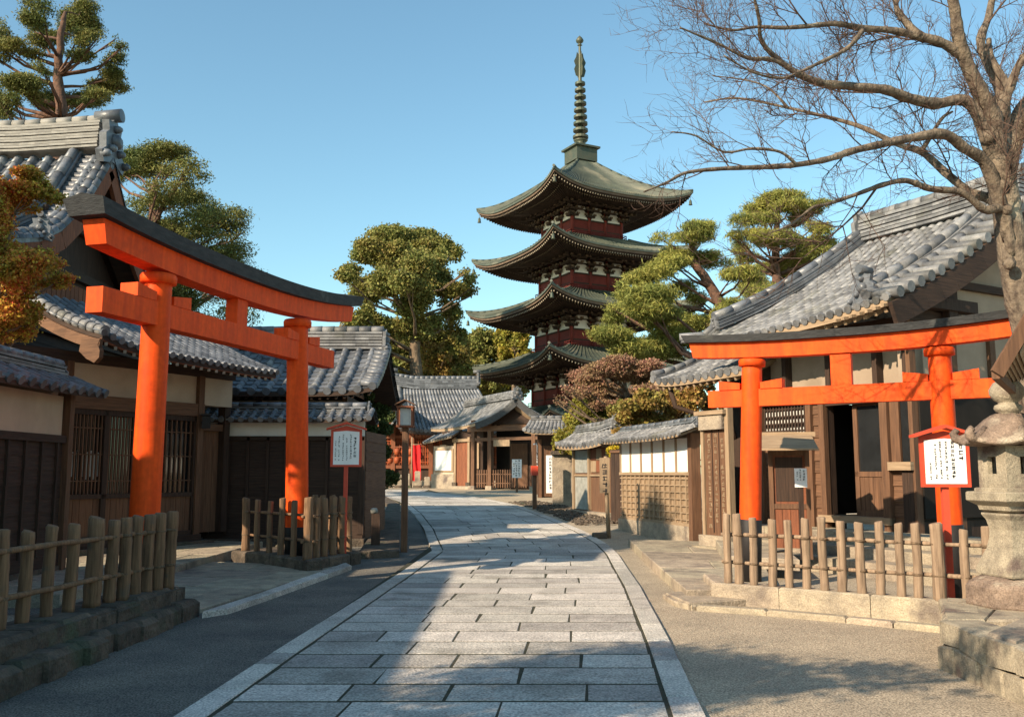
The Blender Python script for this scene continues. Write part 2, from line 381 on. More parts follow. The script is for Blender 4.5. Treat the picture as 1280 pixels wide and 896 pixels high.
def ridge(pts, w=.26, h=.3, n=4, cap=.085, mb=None):
    """stacked ridge courses along pts (points on the roof surface)"""
    mb = mb or MB(); pts = [Vector(p) for p in pts]; k = len(pts)
    for c in range(n):
        z0 = h * c / n; z1 = h * (c + 1) / n - min(.028, h / n * .3); ww = w * (1 - .35 * c / n)
        for i in range(k - 1):
            L = (pts[i + 1] - pts[i]).length; m = max(1, int(L / .32))
            for q in range(m):
                a = pts[i].lerp(pts[i + 1], q / m); b = pts[i].lerp(pts[i + 1], (q + 1) / m)
                off = Vector((0, 0, (z0 + z1) / 2)); mb.beam(a + off, b + off, ww + (.05 if c % 2 else 0), z1 - z0)
    for i in range(k - 1):
        L = (pts[i + 1] - pts[i]).length; m = max(1, int(L / .3))
        for q in range(m):
            a = pts[i].lerp(pts[i + 1], q / m); b = pts[i].lerp(pts[i + 1], (q + 1.06) / m); o = Vector((0, 0, h + cap * .3))
            mb.tube([a + o, b + o], [cap, cap * 1.12], 8)
    return mb
def oni(p, d, s=.5, mb=None, horn=True):
    """demon-tile ridge end standing at p, facing horizontally along d"""
    mb = mb or MB(); p = Vector(p); d = Vector(d); d.z = 0; d.normalize(); x = Vector((-d.y, d.x, 0)); z = Vector((0, 0, 1))
    out = [(-.5, -.2), (-.62, .05), (-.42, .18), (-.46, .5), (-.30, .62), (-.36, .84), (-.16, .86), (0, 1.0), (.16, .86), (.36, .84), (.30, .62), (.46, .5), (.42, .18), (.62, .05), (.5, -.2), (0, -.06)]
    mb.extr([p + x * a * s + z * b * s for a, b in out], d * (.16 * s))
    for (a, b, r) in ((0, .42, .2), (-.22, .2, .1), (.22, .2, .1), (0, .72, .1), (-.5, 0, .1), (.5, 0, .1)):
        c = p + x * a * s + z * b * s; mb.tube([c + d * .1 * s, c + d * .26 * s, c + d * .32 * s], [r * s, r * s * .85, r * s * .4], 10)
    if horn:
        mb.tube([p - d * .3 * s + z * 1.02 * s, p + d * .3 * s + z * 1.06 * s], [.14 * s, .16 * s], 12)
    return mb
def lerp(a, b, t): return a + (b - a) * t
def planar(e0, e1, r0, r1, sag=0.0, lift=0.0, liftpow=3, ends=(1, 1), rlift=0.0):
    """roof surface between eave e0-e1 and ridge r0-r1; sag = concavity, lift = upswept eave ends"""
    e0, e1, r0, r1 = map(Vector, (e0, e1, r0, r1))
    def f(u, v):
        e = e0.lerp(e1, u); r = r0.lerp(r1, u); p = r.lerp(e, v)
        c = 2 * u - 1; k = abs(c) ** liftpow * (ends[0] if c < 0 else ends[1])
        p = p.copy(); p.z += -sag * 4 * v * (1 - v) + lift * k * v * v + rlift * k * (1 - v)
        return p
    return f
# ================================================================== SETTING: ground, path, kerbs
mb = MB()
ys = [-60, -20, 0, 4, 8, 12, 15, 17, 20, 22.5, 25, 27.5, 30, 32.5, 35, 37.5, 40, 45, 50, 60, 80, 120, 300, 1500]
xs = [-1500, -200, -60, -20, -8, -4, 0, 4, 8, 20, 60, 200, 1500]
vs = [(x, y, zt(y) - .004) for y in ys for x in xs]; nx = len(xs)
mb.add(vs, [(j * nx + i, j * nx + i + 1, (j + 1) * nx + i + 1, (j + 1) * nx + i) for j in range(len(ys) - 1) for i in range(nx - 1)], True)
struct(mb.build('ground', M['ground']))
# sandy earth beyond and right of the path
def sheet(name, pts, m, h, n=1):
    """sheet following the terrain, pts = list of (y, xl, xr)"""
    mb = MB(); vs = []
    for i in range(len(pts) - 1):
        y0, a0, b0 = pts[i]; y1, a1, b1 = pts[i + 1]; m_ = max(1, int(abs(y1 - y0) / .25))
        for k in range(m_ + (1 if i == len(pts) - 2 else 0)):
            t = k / m_; y = lerp(y0, y1, t); vs += [(lerp(a0, a1, t), y, zt(y) + h), (lerp(b0, b1, t), y, zt(y) + h)]
    mb.add(vs, [(2 * i, 2 * i + 1, 2 * i + 3, 2 * i + 2) for i in range(len(vs) // 2 - 1)], True)
    return struct(mb.build(name, m))
# left and right edges of the paved path, from the camera outwards
LE = [G(*q) for q in ((225, 896), (340, 820), (450, 750), (540, 690))] + [G(530, 662), G(517, 643), G(500, 628), G(468, 618), G(420, 613)]
RE = [G(880, 896), G(835, 800), G(800, 735), G(772, 693), G(757, 680), G(728, 664), G(690, 648), G(645, 632), G(590, 621), G(530, 615)]
def edge(E, y):
    if y <= E[0].y: t = (y - E[0].y) / (E[1].y - E[0].y); return E[0].x + t * (E[1].x - E[0].x)
    for a, b in zip(E, E[1:]):
        if y <= b.y: return lerp(a.x, b.x, (y - a.y) / (b.y - a.y))
    return E[-1].x
YEND = 43.0
def el(y): return edge(LE, y)
def er(y): return edge(RE, y)
sheet('forecourt_sand', [(30, er(30) + .1, 14), (36, er(36), 16), (43, -10, 20), (43.01, -40, 20), (75, -60, 20)], M['earth'], .004)
pb = sheet('path_bed', [(1, el(1), er(1)), (6.35, el(6.35), er(6.35)), (19.3, el(19.3), er(19.3)), (22, el(22), er(22)), (25, el(25), er(25)), (28, el(28), er(28)), (31, el(31), er(31)), (35, el(35), er(35)), (39, el(39), er(39)), (YEND, el(YEND), er(YEND))], M['joint'], .0265)
random.seed(5)
mb = MB(); y = 1.6; row = 0
while y < YEND - .4:
    d = rnd(.52, .62) * (1.0 if y < 24 else 1.25); y1 = y + d; wk = .232
    tl = rnd(-.02, .02)
    x0a, x0b = el(y) + wk, el(y1) + wk; x1a, x1b = er(y) - wk, er(y1) - wk
    W = x1a - x0a
    n = max(2, round(W / 1.02)); cut = [0]
    for k in range(1, n): cut.append((k + (0.34 if row % 2 else -.12) + rnd(-.13, .13)) / n)
    cut.append(1)
    if cut[1] > 1.25 / n and rnd(0, 1) < .7: cut.insert(1, cut[1] * rnd(.4, .6))
    if cut[-2] < 1 - 1.2 / n: cut.insert(-1, 1 - (1 - cut[-2]) * rnd(.4, .6))
    for a, b in zip(cut, cut[1:]):
        gj = .008 + (rnd(0, .006)); g0 = rnd(.02, .03); sk = rnd(-.012, .012)
        q = [(lerp(x0a, x1a, a) + gj, y + g0), (lerp(x0a, x1a, b) - gj, y + g0), (lerp(x0b, x1b, b) - gj + sk, y1 - g0), (lerp(x0b, x1b, a) + gj + sk, y1 - g0)]
        h = .030; tx, ty = 0, 0; cx = (q[0][0] + q[1][0]) / 2
        mb.prism(q, lambda p: zt(p[1]) - .01, lambda p: zt(p[1]) + h + tx * (p[0] - cx) + ty, ch=.0025)
    y = y1; row += 1
struct(mb.build('path_paving', M['slab']))
for nm, E_, sg in (('kerb_left', LE, 1), ('kerb_right', RE, -1)):
    mb = MB(); y = 1.5; f = el if sg > 0 else er
    br = [p.y for p in E_[1:]] + [YEND]
    while y < YEND - .3:
        y1 = min(y + rnd(.85, 1.3), next((b for b in br if b > y + .35), YEND))
        a, b = f(y), f(y1)
        q = [(a, y + .006), (a + sg * .21, y + .006), (b + sg * .21, y1 - .006), (b, y1 - .006)]
        h = .034
        mb.prism(q, lambda p: zt(p[1]) - .05, lambda p: zt(p[1]) + h, ch=.008); y = y1
    struct(mb.build(nm, M['slab']))
sheet('shade_darkened_verge', [(1, -3.6, el(1)), (6, -3.6, el(6)), (10.6, -3.62, el(10.6)), (10.9, -6.5, el(10.9)), (17, -6.5, el(17)), (20, -4, el(20)), (24, -4.5, el(24)), (29, -6, el(29))], M['shade_asphalt'], .003)  # dark sheet carrying the left side's shade in its colour
# gutter line along the right kerb
# --- left: stone apron between the two fences, raised pavement in front of the town house
def slabfield(name, quads, m, h0, h1, ch=.012):
    mb = MB()
    for q in quads: mb.prism([(p[0], p[1]) for p in q], lambda p: zt(p[1]) + h0, lambda p: zt(p[1]) + h1 + rnd(-.004, .004), ch=ch)
    return struct(mb.build(name, m))
def patch(A, B, C, D, nu, nv, g=.01, jit=.12, seed=1):
    """A-B near edge, D-C far edge; returns slab quads"""
    rg = random.Random(seed); A, B, C, D = [Vector((p[0], p[1])) for p in (A, B, C, D)]; out = []
    for j in range(nv):
        cu = [0] + sorted((k + rg.uniform(-jit, jit) + (.5 if j % 2 else 0) * (1 if nu > 1 else 0)) / nu for k in range(1, nu)) + [1]
        for a, b in zip(cu, cu[1:]):
            def T(u, v): return A.lerp(B, u).lerp(D.lerp(C, u), v)
            q = [T(a, j / nv), T(b, j / nv), T(b, (j + 1) / nv), T(a, (j + 1) / nv)]
            c = sum(q, Vector((0, 0))) / 4
            out.append([p + (c - p).normalized() * g for p in q])
    return out
A0, A1, A2, A3 = G(252, 773), G(282, 766), G(462, 702), G(448, 698)
ap = patch(A0, G(285, 768), G(440, 712), G(432, 708), 1, 4, seed=3)
ap2 = patch((-5.4, 11.3), G(240, 770), G(425, 712), (-5.2, 16.2), 2, 5, seed=4)
slabfield('apron_edge_stone', ap, M['slab'], -.05, .075)
slabfield('apron_paving', ap2, M['stone'], -.05, .06)
pv = patch((-8.3, 11.4), (-5.42, 11.3), (-5.0, 18.8), (-7.2, 19.2), 3, 6, seed=7)
slabfield('house_pavement', pv, M['stone'], -.05, .17)
# --- left ditch slabs
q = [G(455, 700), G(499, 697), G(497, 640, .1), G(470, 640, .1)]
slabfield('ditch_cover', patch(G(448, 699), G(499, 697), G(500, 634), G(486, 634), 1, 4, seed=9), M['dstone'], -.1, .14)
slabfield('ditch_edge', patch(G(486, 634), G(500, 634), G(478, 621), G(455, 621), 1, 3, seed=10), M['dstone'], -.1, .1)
# --- right: raised stone landing and steps in front of the shop
slabfield('stone_landing', patch(G(858, 752), (3.35, 12.0), (4.9, 18.7), G(785, 682), 2, 6, seed=12), M['stone'], -.1, .15)
slabfield('landing_step', patch((3.35, 14.6), (4.3, 14.0), (5.1, 18.4), (4.0, 18.8), 1, 5, seed=13), M['stone'], .15, .32)
slabfield('landing_corner', [[G(832, 748), G(862, 762), (3.0, 11.6), (2.75, 12.6)], ], M['stone'], -.1, .08)
# kerb in front of the right fence
mb = MB(); pts = [G(835, 747), G(850, 757), G(872, 762), G(960, 768), G(1060, 777), G(1183, 790)]
for a, b in zip(pts, pts[1:]):
    n = max(1, round((b - a).length / .62))
    for k in range(n):
        p, q_ = a.lerp(b, k / n), a.lerp(b, (k + 1) / n); d = (q_ - p).normalized(); s_ = Vector((-d.y, d.x, 0)) * .07
        mb.prism([tuple(t)[:2] for t in (p + d * .008 - s_, q_ - d * .008 - s_, q_ - d * .008 + s_, p + d * .008 + s_)], -.05, .06 + rnd(-.005, .005), ch=.02)
struct(mb.build('kerb_stones', M['stone']))
# ================================================================== TORII GATES
def torii(label, bL, tL, bR, tR, r, zn, hn, zk, hs, hc, on, okl, okr, strut_w, wt, wc, liftL, liftR, foot=.5):
    root = thing('torii_gate', label, 'torii gate', (bL + bR) / 2)
    d = (tR - tL); d.z = 0; L = d.length; d.normalize(); nrm = Vector((d.y, -d.x, 0)); z = Vector((0, 0, 1))
    for b, t in ((bL, tL), (bR, tR)):
        ax = (t - b)
        def at(h): return b + ax * ((h - b.z) / ax.z)
        n = 14; pts = [at(lerp(b.z, zk - .01, k / n)) for k in range(n + 1)]
        pl = MB().tube(pts, [r * lerp(1.06, .97, k / n) for k in range(n + 1)], 36).build('pillar', M['red'], root)
        MB().tube([at(zk - r * .75), at(zk - r * .7), at(zk - r * .2), at(zk - .003)], [r * 1.02, r * 1.28, r * 1.3, r * 1.2], 32).build('pillar_collar', M['red'], pl)
        MB().tube([at(b.z - .05), at(b.z + foot), at(b.z + foot + .015)], [r * 1.1, r * 1.08, r * 1.0], 32).build('pillar_foot', M['black'], pl)
        # wedges either side of the pillar above the tie beam
        for s in (-1, 1):
            c = at(zn + hn); c = Vector((c.x, c.y, zn + hn)) + d * s * (r + .0)
            poly = [c + nrm * wt * .55 + z * .002, c + d * s * r * 2.1 + nrm * wt * .55 + z * .002, c + d * s * r * 2.1 + nrm * wt * .55 + z * hn * .55, c + nrm * wt * .55 + z * hn * .38]
            MB().extr(poly, -nrm * wt * 1.1).build('wedge', M['red'], root)
    mid = (tL + tR) / 2; mid.z = 0
    a = mid - d * (L / 2 + on); b = mid + d * (L / 2 + on)
    MB().beam(a + z * (zn + hn / 2), b + z * (zn + hn / 2), wt, hn).build('tie_beam', M['red'], root)
    MB().beam(mid + z * (zn + hn + .003), mid + z * (zk - .003), wt * .85, strut_w, up=d).build('centre_strut', M['red'], root)
    lo, hi = -(L / 2 + okl), (L / 2 + okr)
    def bez(t): return (liftL * abs(t / lo) ** 2.3 if t < 0 else liftR * abs(t / hi) ** 2.3)
    def sweep(mb, t0, t1, prof, slant):   # prof: (n, z) section, ccw
        N = 44; vs = []; m = len(prof)
        for k in range(N + 1):
            t = lerp(t0, t1, k / N); s_ = (slant if k == N else -slant if k == 0 else 0)
            for (pn, pz) in prof:
                vs.append(mid + d * (t + s_ * (pz - prof[0][1])) + nrm * pn + z * (zk + bez(t) + pz))
        fs = []
        for k in range(N):
            for q in range(m): q2 = (q + 1) % m; fs.append((k * m + q, k * m + q2, (k + 1) * m + q2, (k + 1) * m + q))
        fs += [tuple(reversed(range(m))), tuple(N * m + q for q in range(m))]
        return mb.add(vs, fs)
    sweep(MB(), lo, hi, [(-wt * .62, .002), (wt * .62, .002), (wt * .66, hs), (-wt * .66, hs)], .25).build('lintel', M['red'], root)
    e = hc * .9
    sweep(MB(), lo - e, hi + e, [(-wc / 2, hs + .003), (wc / 2, hs + .003), (wc / 2 + .03, hs + hc * .92), (0, hs + hc * 1.18), (-wc / 2 - .03, hs + hc * .92)], .45).build('lintel_cap', M['cap'], root)
    return root
def ext(p, q, z):       # extend the line q->p down to height z
    p, q = Vector(p), Vector(q); return q + (p - q) * ((q.z - z) / (q.z - p.z))
a1, a2 = P(181, 640, 12.2), P(198, 352, 12.2); b1, b2 = P(371, 640, 15.9), P(372, 405, 15.9)
torii('tall vermilion torii gate with dark curved cap on the shaded left of the street', ext(a1, a2, .15), a2, ext(b1, b2, .2), b2,
      .185, 3.55, .32, 4.27, .30, .21, 1.2, 1.22, 1.85, .28, .24, .52, .12, .26)
a1, a2 = P(938, 650, 12.8), P(940, 450, 12.8); b1, b2 = P(1189, 676, 11.6), P(1174, 440, 11.6)
torii('smaller sunlit vermilion torii gate in front of the wooden hall on the right', ext(a1, a2, .12), a2, ext(b1, b2, .12), b2,
      .142, 2.53, .235, 3.19, .215, .11, .62, .82, .86, .26, .17, .36, .06, .08, foot=.85)

# ================================================================== LOG FENCES
def fence(label, posts, rails, m='log', cat='log fence'):
    """posts: (x, y, zbase, ztop, r)"""
    pobj = []; p0 = posts[0]; root = thing('log_fence', label, cat, (p0[0], p0[1], p0[2]), 'low log fences along the street')
    for (x, y, zb, zt_, r) in posts:
        n = 14; ph = rnd(0, 6); lx, ly = rnd(-.014, .014), rnd(-.014, .014); pts = []; rs = []
        for k in range(n + 1):
            t = k / n; pts.append((x + lx * t + .005 * math.sin(ph + 5 * t), y + ly * t, lerp(zb - .03, zt_, t))); rs.append(r * (1.04 - .07 * t + .03 * math.sin(ph + 11 * t) + (.07 if rnd(0, 1) < .16 else 0)))
        tp = pts[-1]; pts.append((tp[0] + rnd(-.004, .004), tp[1], tp[2] + .012)); rs.append(r * .82)
        pobj.append(MB().tube(pts, rs, 12).build('post', M[m], root))
    for (a, b, h, off) in rails:
        A, B = Vector(posts[a][:2] + (0,)), Vector(posts[b][:2] + (0,)); d = (B - A).normalized(); nn = Vector((d.y, -d.x, 0)) * off
        za = posts[a][2] + h; zb_ = posts[b][2] + h; N = max(3, int((B - A).length / .3)); A = A - d * .1; B = B + d * .1
        pts = [A.lerp(B, k / N) + nn + Vector((0, 0, lerp(za, zb_, k / N) + rnd(-.006, .006))) for k in range(N + 1)]
        MB().tube(pts, [.024 + rnd(-.003, .003) for _ in pts], 8).build('rail', M[m], root)
        for i in range(min(a, b), max(a, b) + 1):
            x, y, zb2, zt2, r = posts[i]
            MB().tube([(x, y, zb2 + h - .016), (x, y, zb2 + h - .008), (x, y, zb2 + h + .006), (x, y, zb2 + h + .014)], [r * 1.0, r * 1.1, r * 1.1, r * 1.0], 12).build('binding', M['rope'], pobj[i])
    return root
def place(px, ytop, ybot, Y, r):
    b = P(px, ybot, Y); t = P(px, ytop, Y); return (b.x, Y, b.z, t.z, r)
random.seed(11)
ZW = .36
ps = []
for (px, y, Yd, r) in ((-62, 664, 6.75, .06), (-40, 666, 7.0, .055), (-18, 664, 7.3, .06), (5, 663, 7.6, .062), (35, 665, 7.95, .052), (64, 658, 8.3, .05), (92, 656, 8.65, .055), (121, 648, 9.05, .078), (142, 651, 9.3, .058), (158, 648, 9.5, .06), (172, 646, 9.75, .06), (187, 644, 10.0, .06), (201, 642, 10.2, .062), (215, 640, 10.45, .062)):
    t = P(px, y, Yd); ps.append((t.x, Yd, ZW, t.z, r))
for k in range(1, 18):   # continues past the edge of the picture towards the viewer
    ps.insert(0, (-4.2 - .02 * k, 6.75 - .3 * k, ZW, 1.13 + rnd(-.03, .03), .057 + rnd(-.004, .006)))
nn = len(ps)
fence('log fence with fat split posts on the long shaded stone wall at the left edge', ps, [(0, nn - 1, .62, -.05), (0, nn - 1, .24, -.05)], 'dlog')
# stone retaining wall under it
random.seed(21)
wroot = thing('stone_wall', 'dark mossy two-course stone wall carrying the left log fence', 'stone wall', (-3.9, 8, 0))
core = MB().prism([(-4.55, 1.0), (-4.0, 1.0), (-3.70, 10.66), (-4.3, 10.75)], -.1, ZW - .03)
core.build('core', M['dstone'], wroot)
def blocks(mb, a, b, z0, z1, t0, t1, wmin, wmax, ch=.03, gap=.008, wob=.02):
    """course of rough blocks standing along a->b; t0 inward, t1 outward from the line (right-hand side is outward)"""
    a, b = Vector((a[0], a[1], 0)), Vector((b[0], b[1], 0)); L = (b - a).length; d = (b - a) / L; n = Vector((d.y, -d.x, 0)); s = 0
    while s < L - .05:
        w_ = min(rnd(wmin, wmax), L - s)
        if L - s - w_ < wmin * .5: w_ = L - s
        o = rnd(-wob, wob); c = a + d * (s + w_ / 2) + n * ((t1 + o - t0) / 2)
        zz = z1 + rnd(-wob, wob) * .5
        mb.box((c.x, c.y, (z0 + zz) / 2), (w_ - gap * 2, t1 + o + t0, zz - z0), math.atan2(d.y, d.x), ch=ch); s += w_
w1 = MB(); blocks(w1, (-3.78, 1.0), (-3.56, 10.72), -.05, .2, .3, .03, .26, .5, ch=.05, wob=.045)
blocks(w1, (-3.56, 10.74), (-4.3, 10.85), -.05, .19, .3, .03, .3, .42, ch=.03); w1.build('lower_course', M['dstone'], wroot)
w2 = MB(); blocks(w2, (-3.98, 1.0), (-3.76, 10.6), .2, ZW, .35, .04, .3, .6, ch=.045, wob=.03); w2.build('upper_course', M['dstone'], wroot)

# fence round the foot of the left torii
cA, cB, cC, cD = Vector((-3.2, 14.85, 0)), Vector((-5.0, 16.75, 0)), Vector((-2.72, 16.4, 0)), Vector((-4.45, 18.2, 0))
pr = thing('stone_plinth', 'low square stone plinth under the fence round the left torii foot', 'plinth', (-3.8, 16.2, 0))
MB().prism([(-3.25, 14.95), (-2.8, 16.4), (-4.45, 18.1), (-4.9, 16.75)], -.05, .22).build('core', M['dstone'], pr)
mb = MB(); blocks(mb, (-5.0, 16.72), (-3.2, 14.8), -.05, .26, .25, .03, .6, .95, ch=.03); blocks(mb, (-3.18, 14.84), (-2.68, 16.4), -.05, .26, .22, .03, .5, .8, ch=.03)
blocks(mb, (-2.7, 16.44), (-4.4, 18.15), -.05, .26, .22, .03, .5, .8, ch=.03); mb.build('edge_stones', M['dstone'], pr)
random.seed(31); ps = []
for px, yt, r in ((309, 623, .068), (323, 625, .052), (338, 627, .05), (353, 623, .055), (368, 626, .05)):
    t_ = (px - 309) / (384 - 309); Yd = lerp(16.6, 14.95, t_); t = P(px, yt, Yd); ps.append((t.x, Yd, .25, t.z, r))
t = P(386, 622, 14.95); ps.append((t.x, 14.95, .25, t.z, .075))
for px, yt, r, Yd in ((397, 623, .055, 15.2), (407, 623, .058, 15.45), (417.5, 622, .058, 15.72), (428, 622, .058, 16.0), (437, 621, .055, 16.3)):
    t = P(px, yt, Yd); ps.append((t.x, Yd, .25, t.z, r))
for k in range(1, 8): ps.append((lerp(-2.85, -4.3, k / 7), lerp(16.4, 18.0, k / 7), .25, 1.2, .055))
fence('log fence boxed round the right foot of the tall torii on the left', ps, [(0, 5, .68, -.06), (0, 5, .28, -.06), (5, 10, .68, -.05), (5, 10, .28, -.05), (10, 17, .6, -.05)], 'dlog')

# right fence on its kerb
random.seed(41)
q0, q1 = Vector((2.56, 11.9, 0)), Vector((5.6, 9.5, 0)); dq = (q1 - q0).normalized()
pr = thing('stone_kerb', 'sunlit low granite kerb carrying the log fence on the right', 'kerb', (q0.x, q0.y, 0))
mb = MB(); blocks(mb, q0, q1, -.05, .25, .14, .1, .75, 1.1, ch=.02, gap=.004, wob=.006); blocks(mb, (2.72, 12.9), q0 + Vector((.08, .02, 0)), -.05, .25, .1, .1, .7, 1, ch=.02); mb.build('edge_stones', M['stone'], pr)
ps = []
def onrail(px):
    u = (px - 640) / F; lo, hi = -.5, 4
    for _ in range(40):
        m = (lo + hi) / 2; p = q0 + dq * m
        if p.x / (p.y + .0) * (1 / math.cos(PITCH)) < u * 1.008: lo = m
        else: hi = m
    return q0 + dq * lo
for px, yt, r in ((908, 643, .058), (922, 643, .066), (941, 648, .058), (964, 650, .062), (985, 651, .058), (1006, 649, .058), (1028, 647, .06), (1050, 652, .062), (1075, 654, .062), (1098, 653, .058), (1123, 655, .056), (1145, 655, .06), (1171, 655, .08), (1205, 663, .056), (1233, 659, .064), (1258, 662, .06)):
    p = onrail(px); p = p - dq.cross(Vector((0, 0, 1))) * .0; t = P(px, yt, p.y); ps.append((t.x, p.y + .02, .24, t.z, r * .84))
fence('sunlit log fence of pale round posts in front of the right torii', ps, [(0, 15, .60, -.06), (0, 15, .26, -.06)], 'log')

# ================================================================== NOTICE SIGNS
def notice(label, c, u, W, H, zc, zpost, roofw, m, seed, cols, postw=.07, backh=.04, group=None):
    """red framed board centred at c(x,y), horizontal direction u, board W x H at height zc"""
    root = thing('notice_sign', label, 'notice sign', (c[0], c[1], zpost), group)
    u = Vector(u).normalized(); z = Vector((0, 0, 1)); n = u.cross(z); C = Vector((c[0], c[1], zc))
    MB().beam(Vector((c[0], c[1], zpost)) - n * .03, Vector((c[0], c[1], zc + H * .3)) - n * .03, postw, postw, up=n).build('post', m, root)
    def pl(a, b, k): return C + u * a + z * b + n * k
    g = W / 2; k = H / 2; ap = k + W * .12
    bd = MB().extr([pl(-g, -k, .0), pl(g, -k, .0), pl(g, k, .0), pl(0, ap, .0), pl(-g, k, .0)], n * backh).build('board', m, root)
    i = W * .085
    pn = MB().extr([pl(-g + i, -k + i * .8, backh + .002), pl(g - i, -k + i * .8, backh + .002), pl(g - i, k - i * .9, backh + .002), pl(0, ap - i * 1.9, backh + .002), pl(-g + i, k - i * .9, backh + .002)], n * .006).build('paper_panel', M['paper'], bd)
    mb = MB(); glyphs(mb, pl(-g + i, -k + i, backh + .009), u, z, W - 2 * i, H - 2 * i, cols, seed); mb.build('lettering', M['ink'], bd)
    rf = MB(); rw = roofw / 2
    for s in (-1, 1):
        A = pl(0, ap + .03, -.0); B = pl(s * rw, k - .01, 0)
        rf.extr([A + n * (backh + .09), B + n * (backh + .09), B + n * (backh + .09) + z * .03, A + n * (backh + .09) + z * .035], -n * (backh + .17))
    rf.build('roof', m, root)
    return root
c = P(433, 560, 16.0)
notice('red roofed notice sign with white panel of brush writing behind the left corner fence', (c.x, c.y), (1, .12, 0), .53, .64, c.z, .25, .68, M['sred'], 3,
       [(.84, .8, .2, .05), (.68, .92, .15, .034), (.52, .8, .1, .028), (.38, .9, .1, .03), (.22, .85, .1, .028), (.09, .7, .1, .026)])
c = P(1180, 577, 10.35)
notice('red roofed notice sign with columns of black writing before the right torii pillar', (c.x, c.y), (1, -.10, 0), .53, .56, c.z, .22, .68, M['sred'], 8,
       [(.88, .98, .52, .052), (.68, .96, .1, .04), (.52, .96, .1, .026), (.38, .96, .1, .022), (.26, .9, .1, .022), (.12, .5, .05, .02)], postw=.07)

# ================================================================== STONE LANTERN
lc = P(1266, 600, 8.8); lx, ly = lc.x, lc.y
root = thing('stone_lantern', 'carved stone lantern with curled roof corners at the right edge', 'stone lantern', (lx, ly, .38))
c0 = (lx, ly, 0); rot = R(20)
MB().lathe(c0, [(.03, 2.54), (.05, 2.50), (.12, 2.465), (.158, 2.40), (.155, 2.35), (.12, 2.30), (.085, 2.28), (.085, 2.262), (.115, 2.25), (.125, 2.22), (.11, 2.19), (.09, 2.18), (.09, 2.12), (.13, 2.10)][::-1], 28).build('finial', M['lstone'], root)
# roof: hexagonal, ribs and curled tips
mb = MB(); N = 48; prof = [(.10, 2.16), (.16, 2.14), (.22, 2.10), (.29, 2.03), (.36, 1.965), (.42, 1.925), (.45, 1.905), (.455, 1.875), (.40, 1.862), (.22, 1.858)]
vs = []
for (r, z_) in prof:
    for k in range(N):
        a = 2 * math.pi * k / N + rot; ph = (k % 8) / 8; cr = abs(ph - 0.0) if ph < .5 else 1 - ph      # 0 on a corner, .5 mid side
        hexr = math.cos(math.pi / 6) / math.cos((ph - .5) * math.pi / 3); f = (r - .1) / .35; f = max(0, min(1, f))
        rr_ = r * lerp(1, hexr * 1.06, f); zz = z_ + (.035 * (1 - cr * 2) ** 2 * f * f) + .02 * (1 - cr * 2) ** 4 * (1 - f)
        vs.append((lx + rr_ * math.cos(a), ly + rr_ * math.sin(a), zz))
m_ = len(prof); fs = [(i * N + k, i * N + (k + 1) % N, (i + 1) * N + (k + 1) % N, (i + 1) * N + k) for i in range(m_ - 1) for k in range(N)]
fs = [f[::-1] for f in fs] + [tuple(range(N)), tuple((m_ - 1) * N + k for k in reversed(range(N)))]
rf = mb.add(vs, fs, True).build('roof', M['rstone'], root)
for k in range(6):
    a = rot + k * math.pi / 3; dx, dy = math.cos(a), math.sin(a)
    pts = [(lx + dx * r, ly + dy * r, z_) for r, z_ in ((.30, 2.03), (.38, 1.955), (.44, 1.925), (.485, 1.945), (.50, 1.99), (.475, 2.02), (.45, 2.005))]
    MB().tube(pts, [.03, .042, .05, .048, .042, .032, .02], 8).build('curled_tip', M['rstone'], rf)
# fire box with square windows
fb = MB(); rz = R(8); hb = .205; z0, z1 = 1.47, 1.86
for s in range(4):
    a = rz + s * math.pi / 2; d = Vector((math.cos(a), math.sin(a), 0)); u = Vector((-d.y, d.x, 0)); C = Vector((lx, ly, 0)) + d * hb; t = .045
    for (a0, a1, b0, b1) in ((-hb, -.062, z0, z1), (.062, hb, z0, z1), (-.062, .062, z0, 1.60), (-.062, .062, 1.76, z1)):
        o = 0.0 if s % 2 == 0 else -.0
        aa0 = a0 + (t if (a0 == -hb) else 0); aa1 = a1 - (0)
        cc = C - d * t / 2 + u * (aa0 + aa1) / 2; fb.box((cc.x, cc.y, (b0 + b1) / 2), (t, aa1 - aa0, b1 - b0), a)
fb.box((lx, ly, z0 + .01), (.3, .3, .02), rz)
fb.build('fire_box', M['lstone'], root)
def sq(mb, prof, rz, n=4):
    vs = []; fs = []
    for hw, z_ in prof:
        for k in range(n): a = rz + math.pi / n + 2 * math.pi * k / n; q = hw / math.cos(math.pi / n); vs.append((lx + q * math.cos(a), ly + q * math.sin(a), z_))
    for i in range(len(prof) - 1):
        for k in range(n): fs.append((i * n + k, i * n + (k + 1) % n, (i + 1) * n + (k + 1) % n, (i + 1) * n + k))
    fs += [tuple(reversed(range(n))), tuple((len(prof) - 1) * n + k for k in range(n))]
    return mb.add(vs, fs)
sq(MB(), [(.17, 1.235), (.215, 1.26), (.225, 1.30), (.29, 1.345), (.295, 1.352), (.295, 1.42), (.285, 1.432), (.24, 1.436), (.238, 1.462), (.225, 1.47)], rz).build('platform', M['lstone'], root)
sq(MB(), [(.255, .655), (.26, .67), (.255, .72), (.225, .80), (.185, .90), (.165, 1.0), (.16, 1.08), (.18, 1.17), (.205, 1.215), (.205, 1.233)], rz).build('shaft', M['lstone'], root)
sq(MB(), [(.43, .38), (.44, .40), (.435, .56), (.41, .60), (.33, .64), (.27, .652)], R(10), 8).build('base', M['rstone'], root)
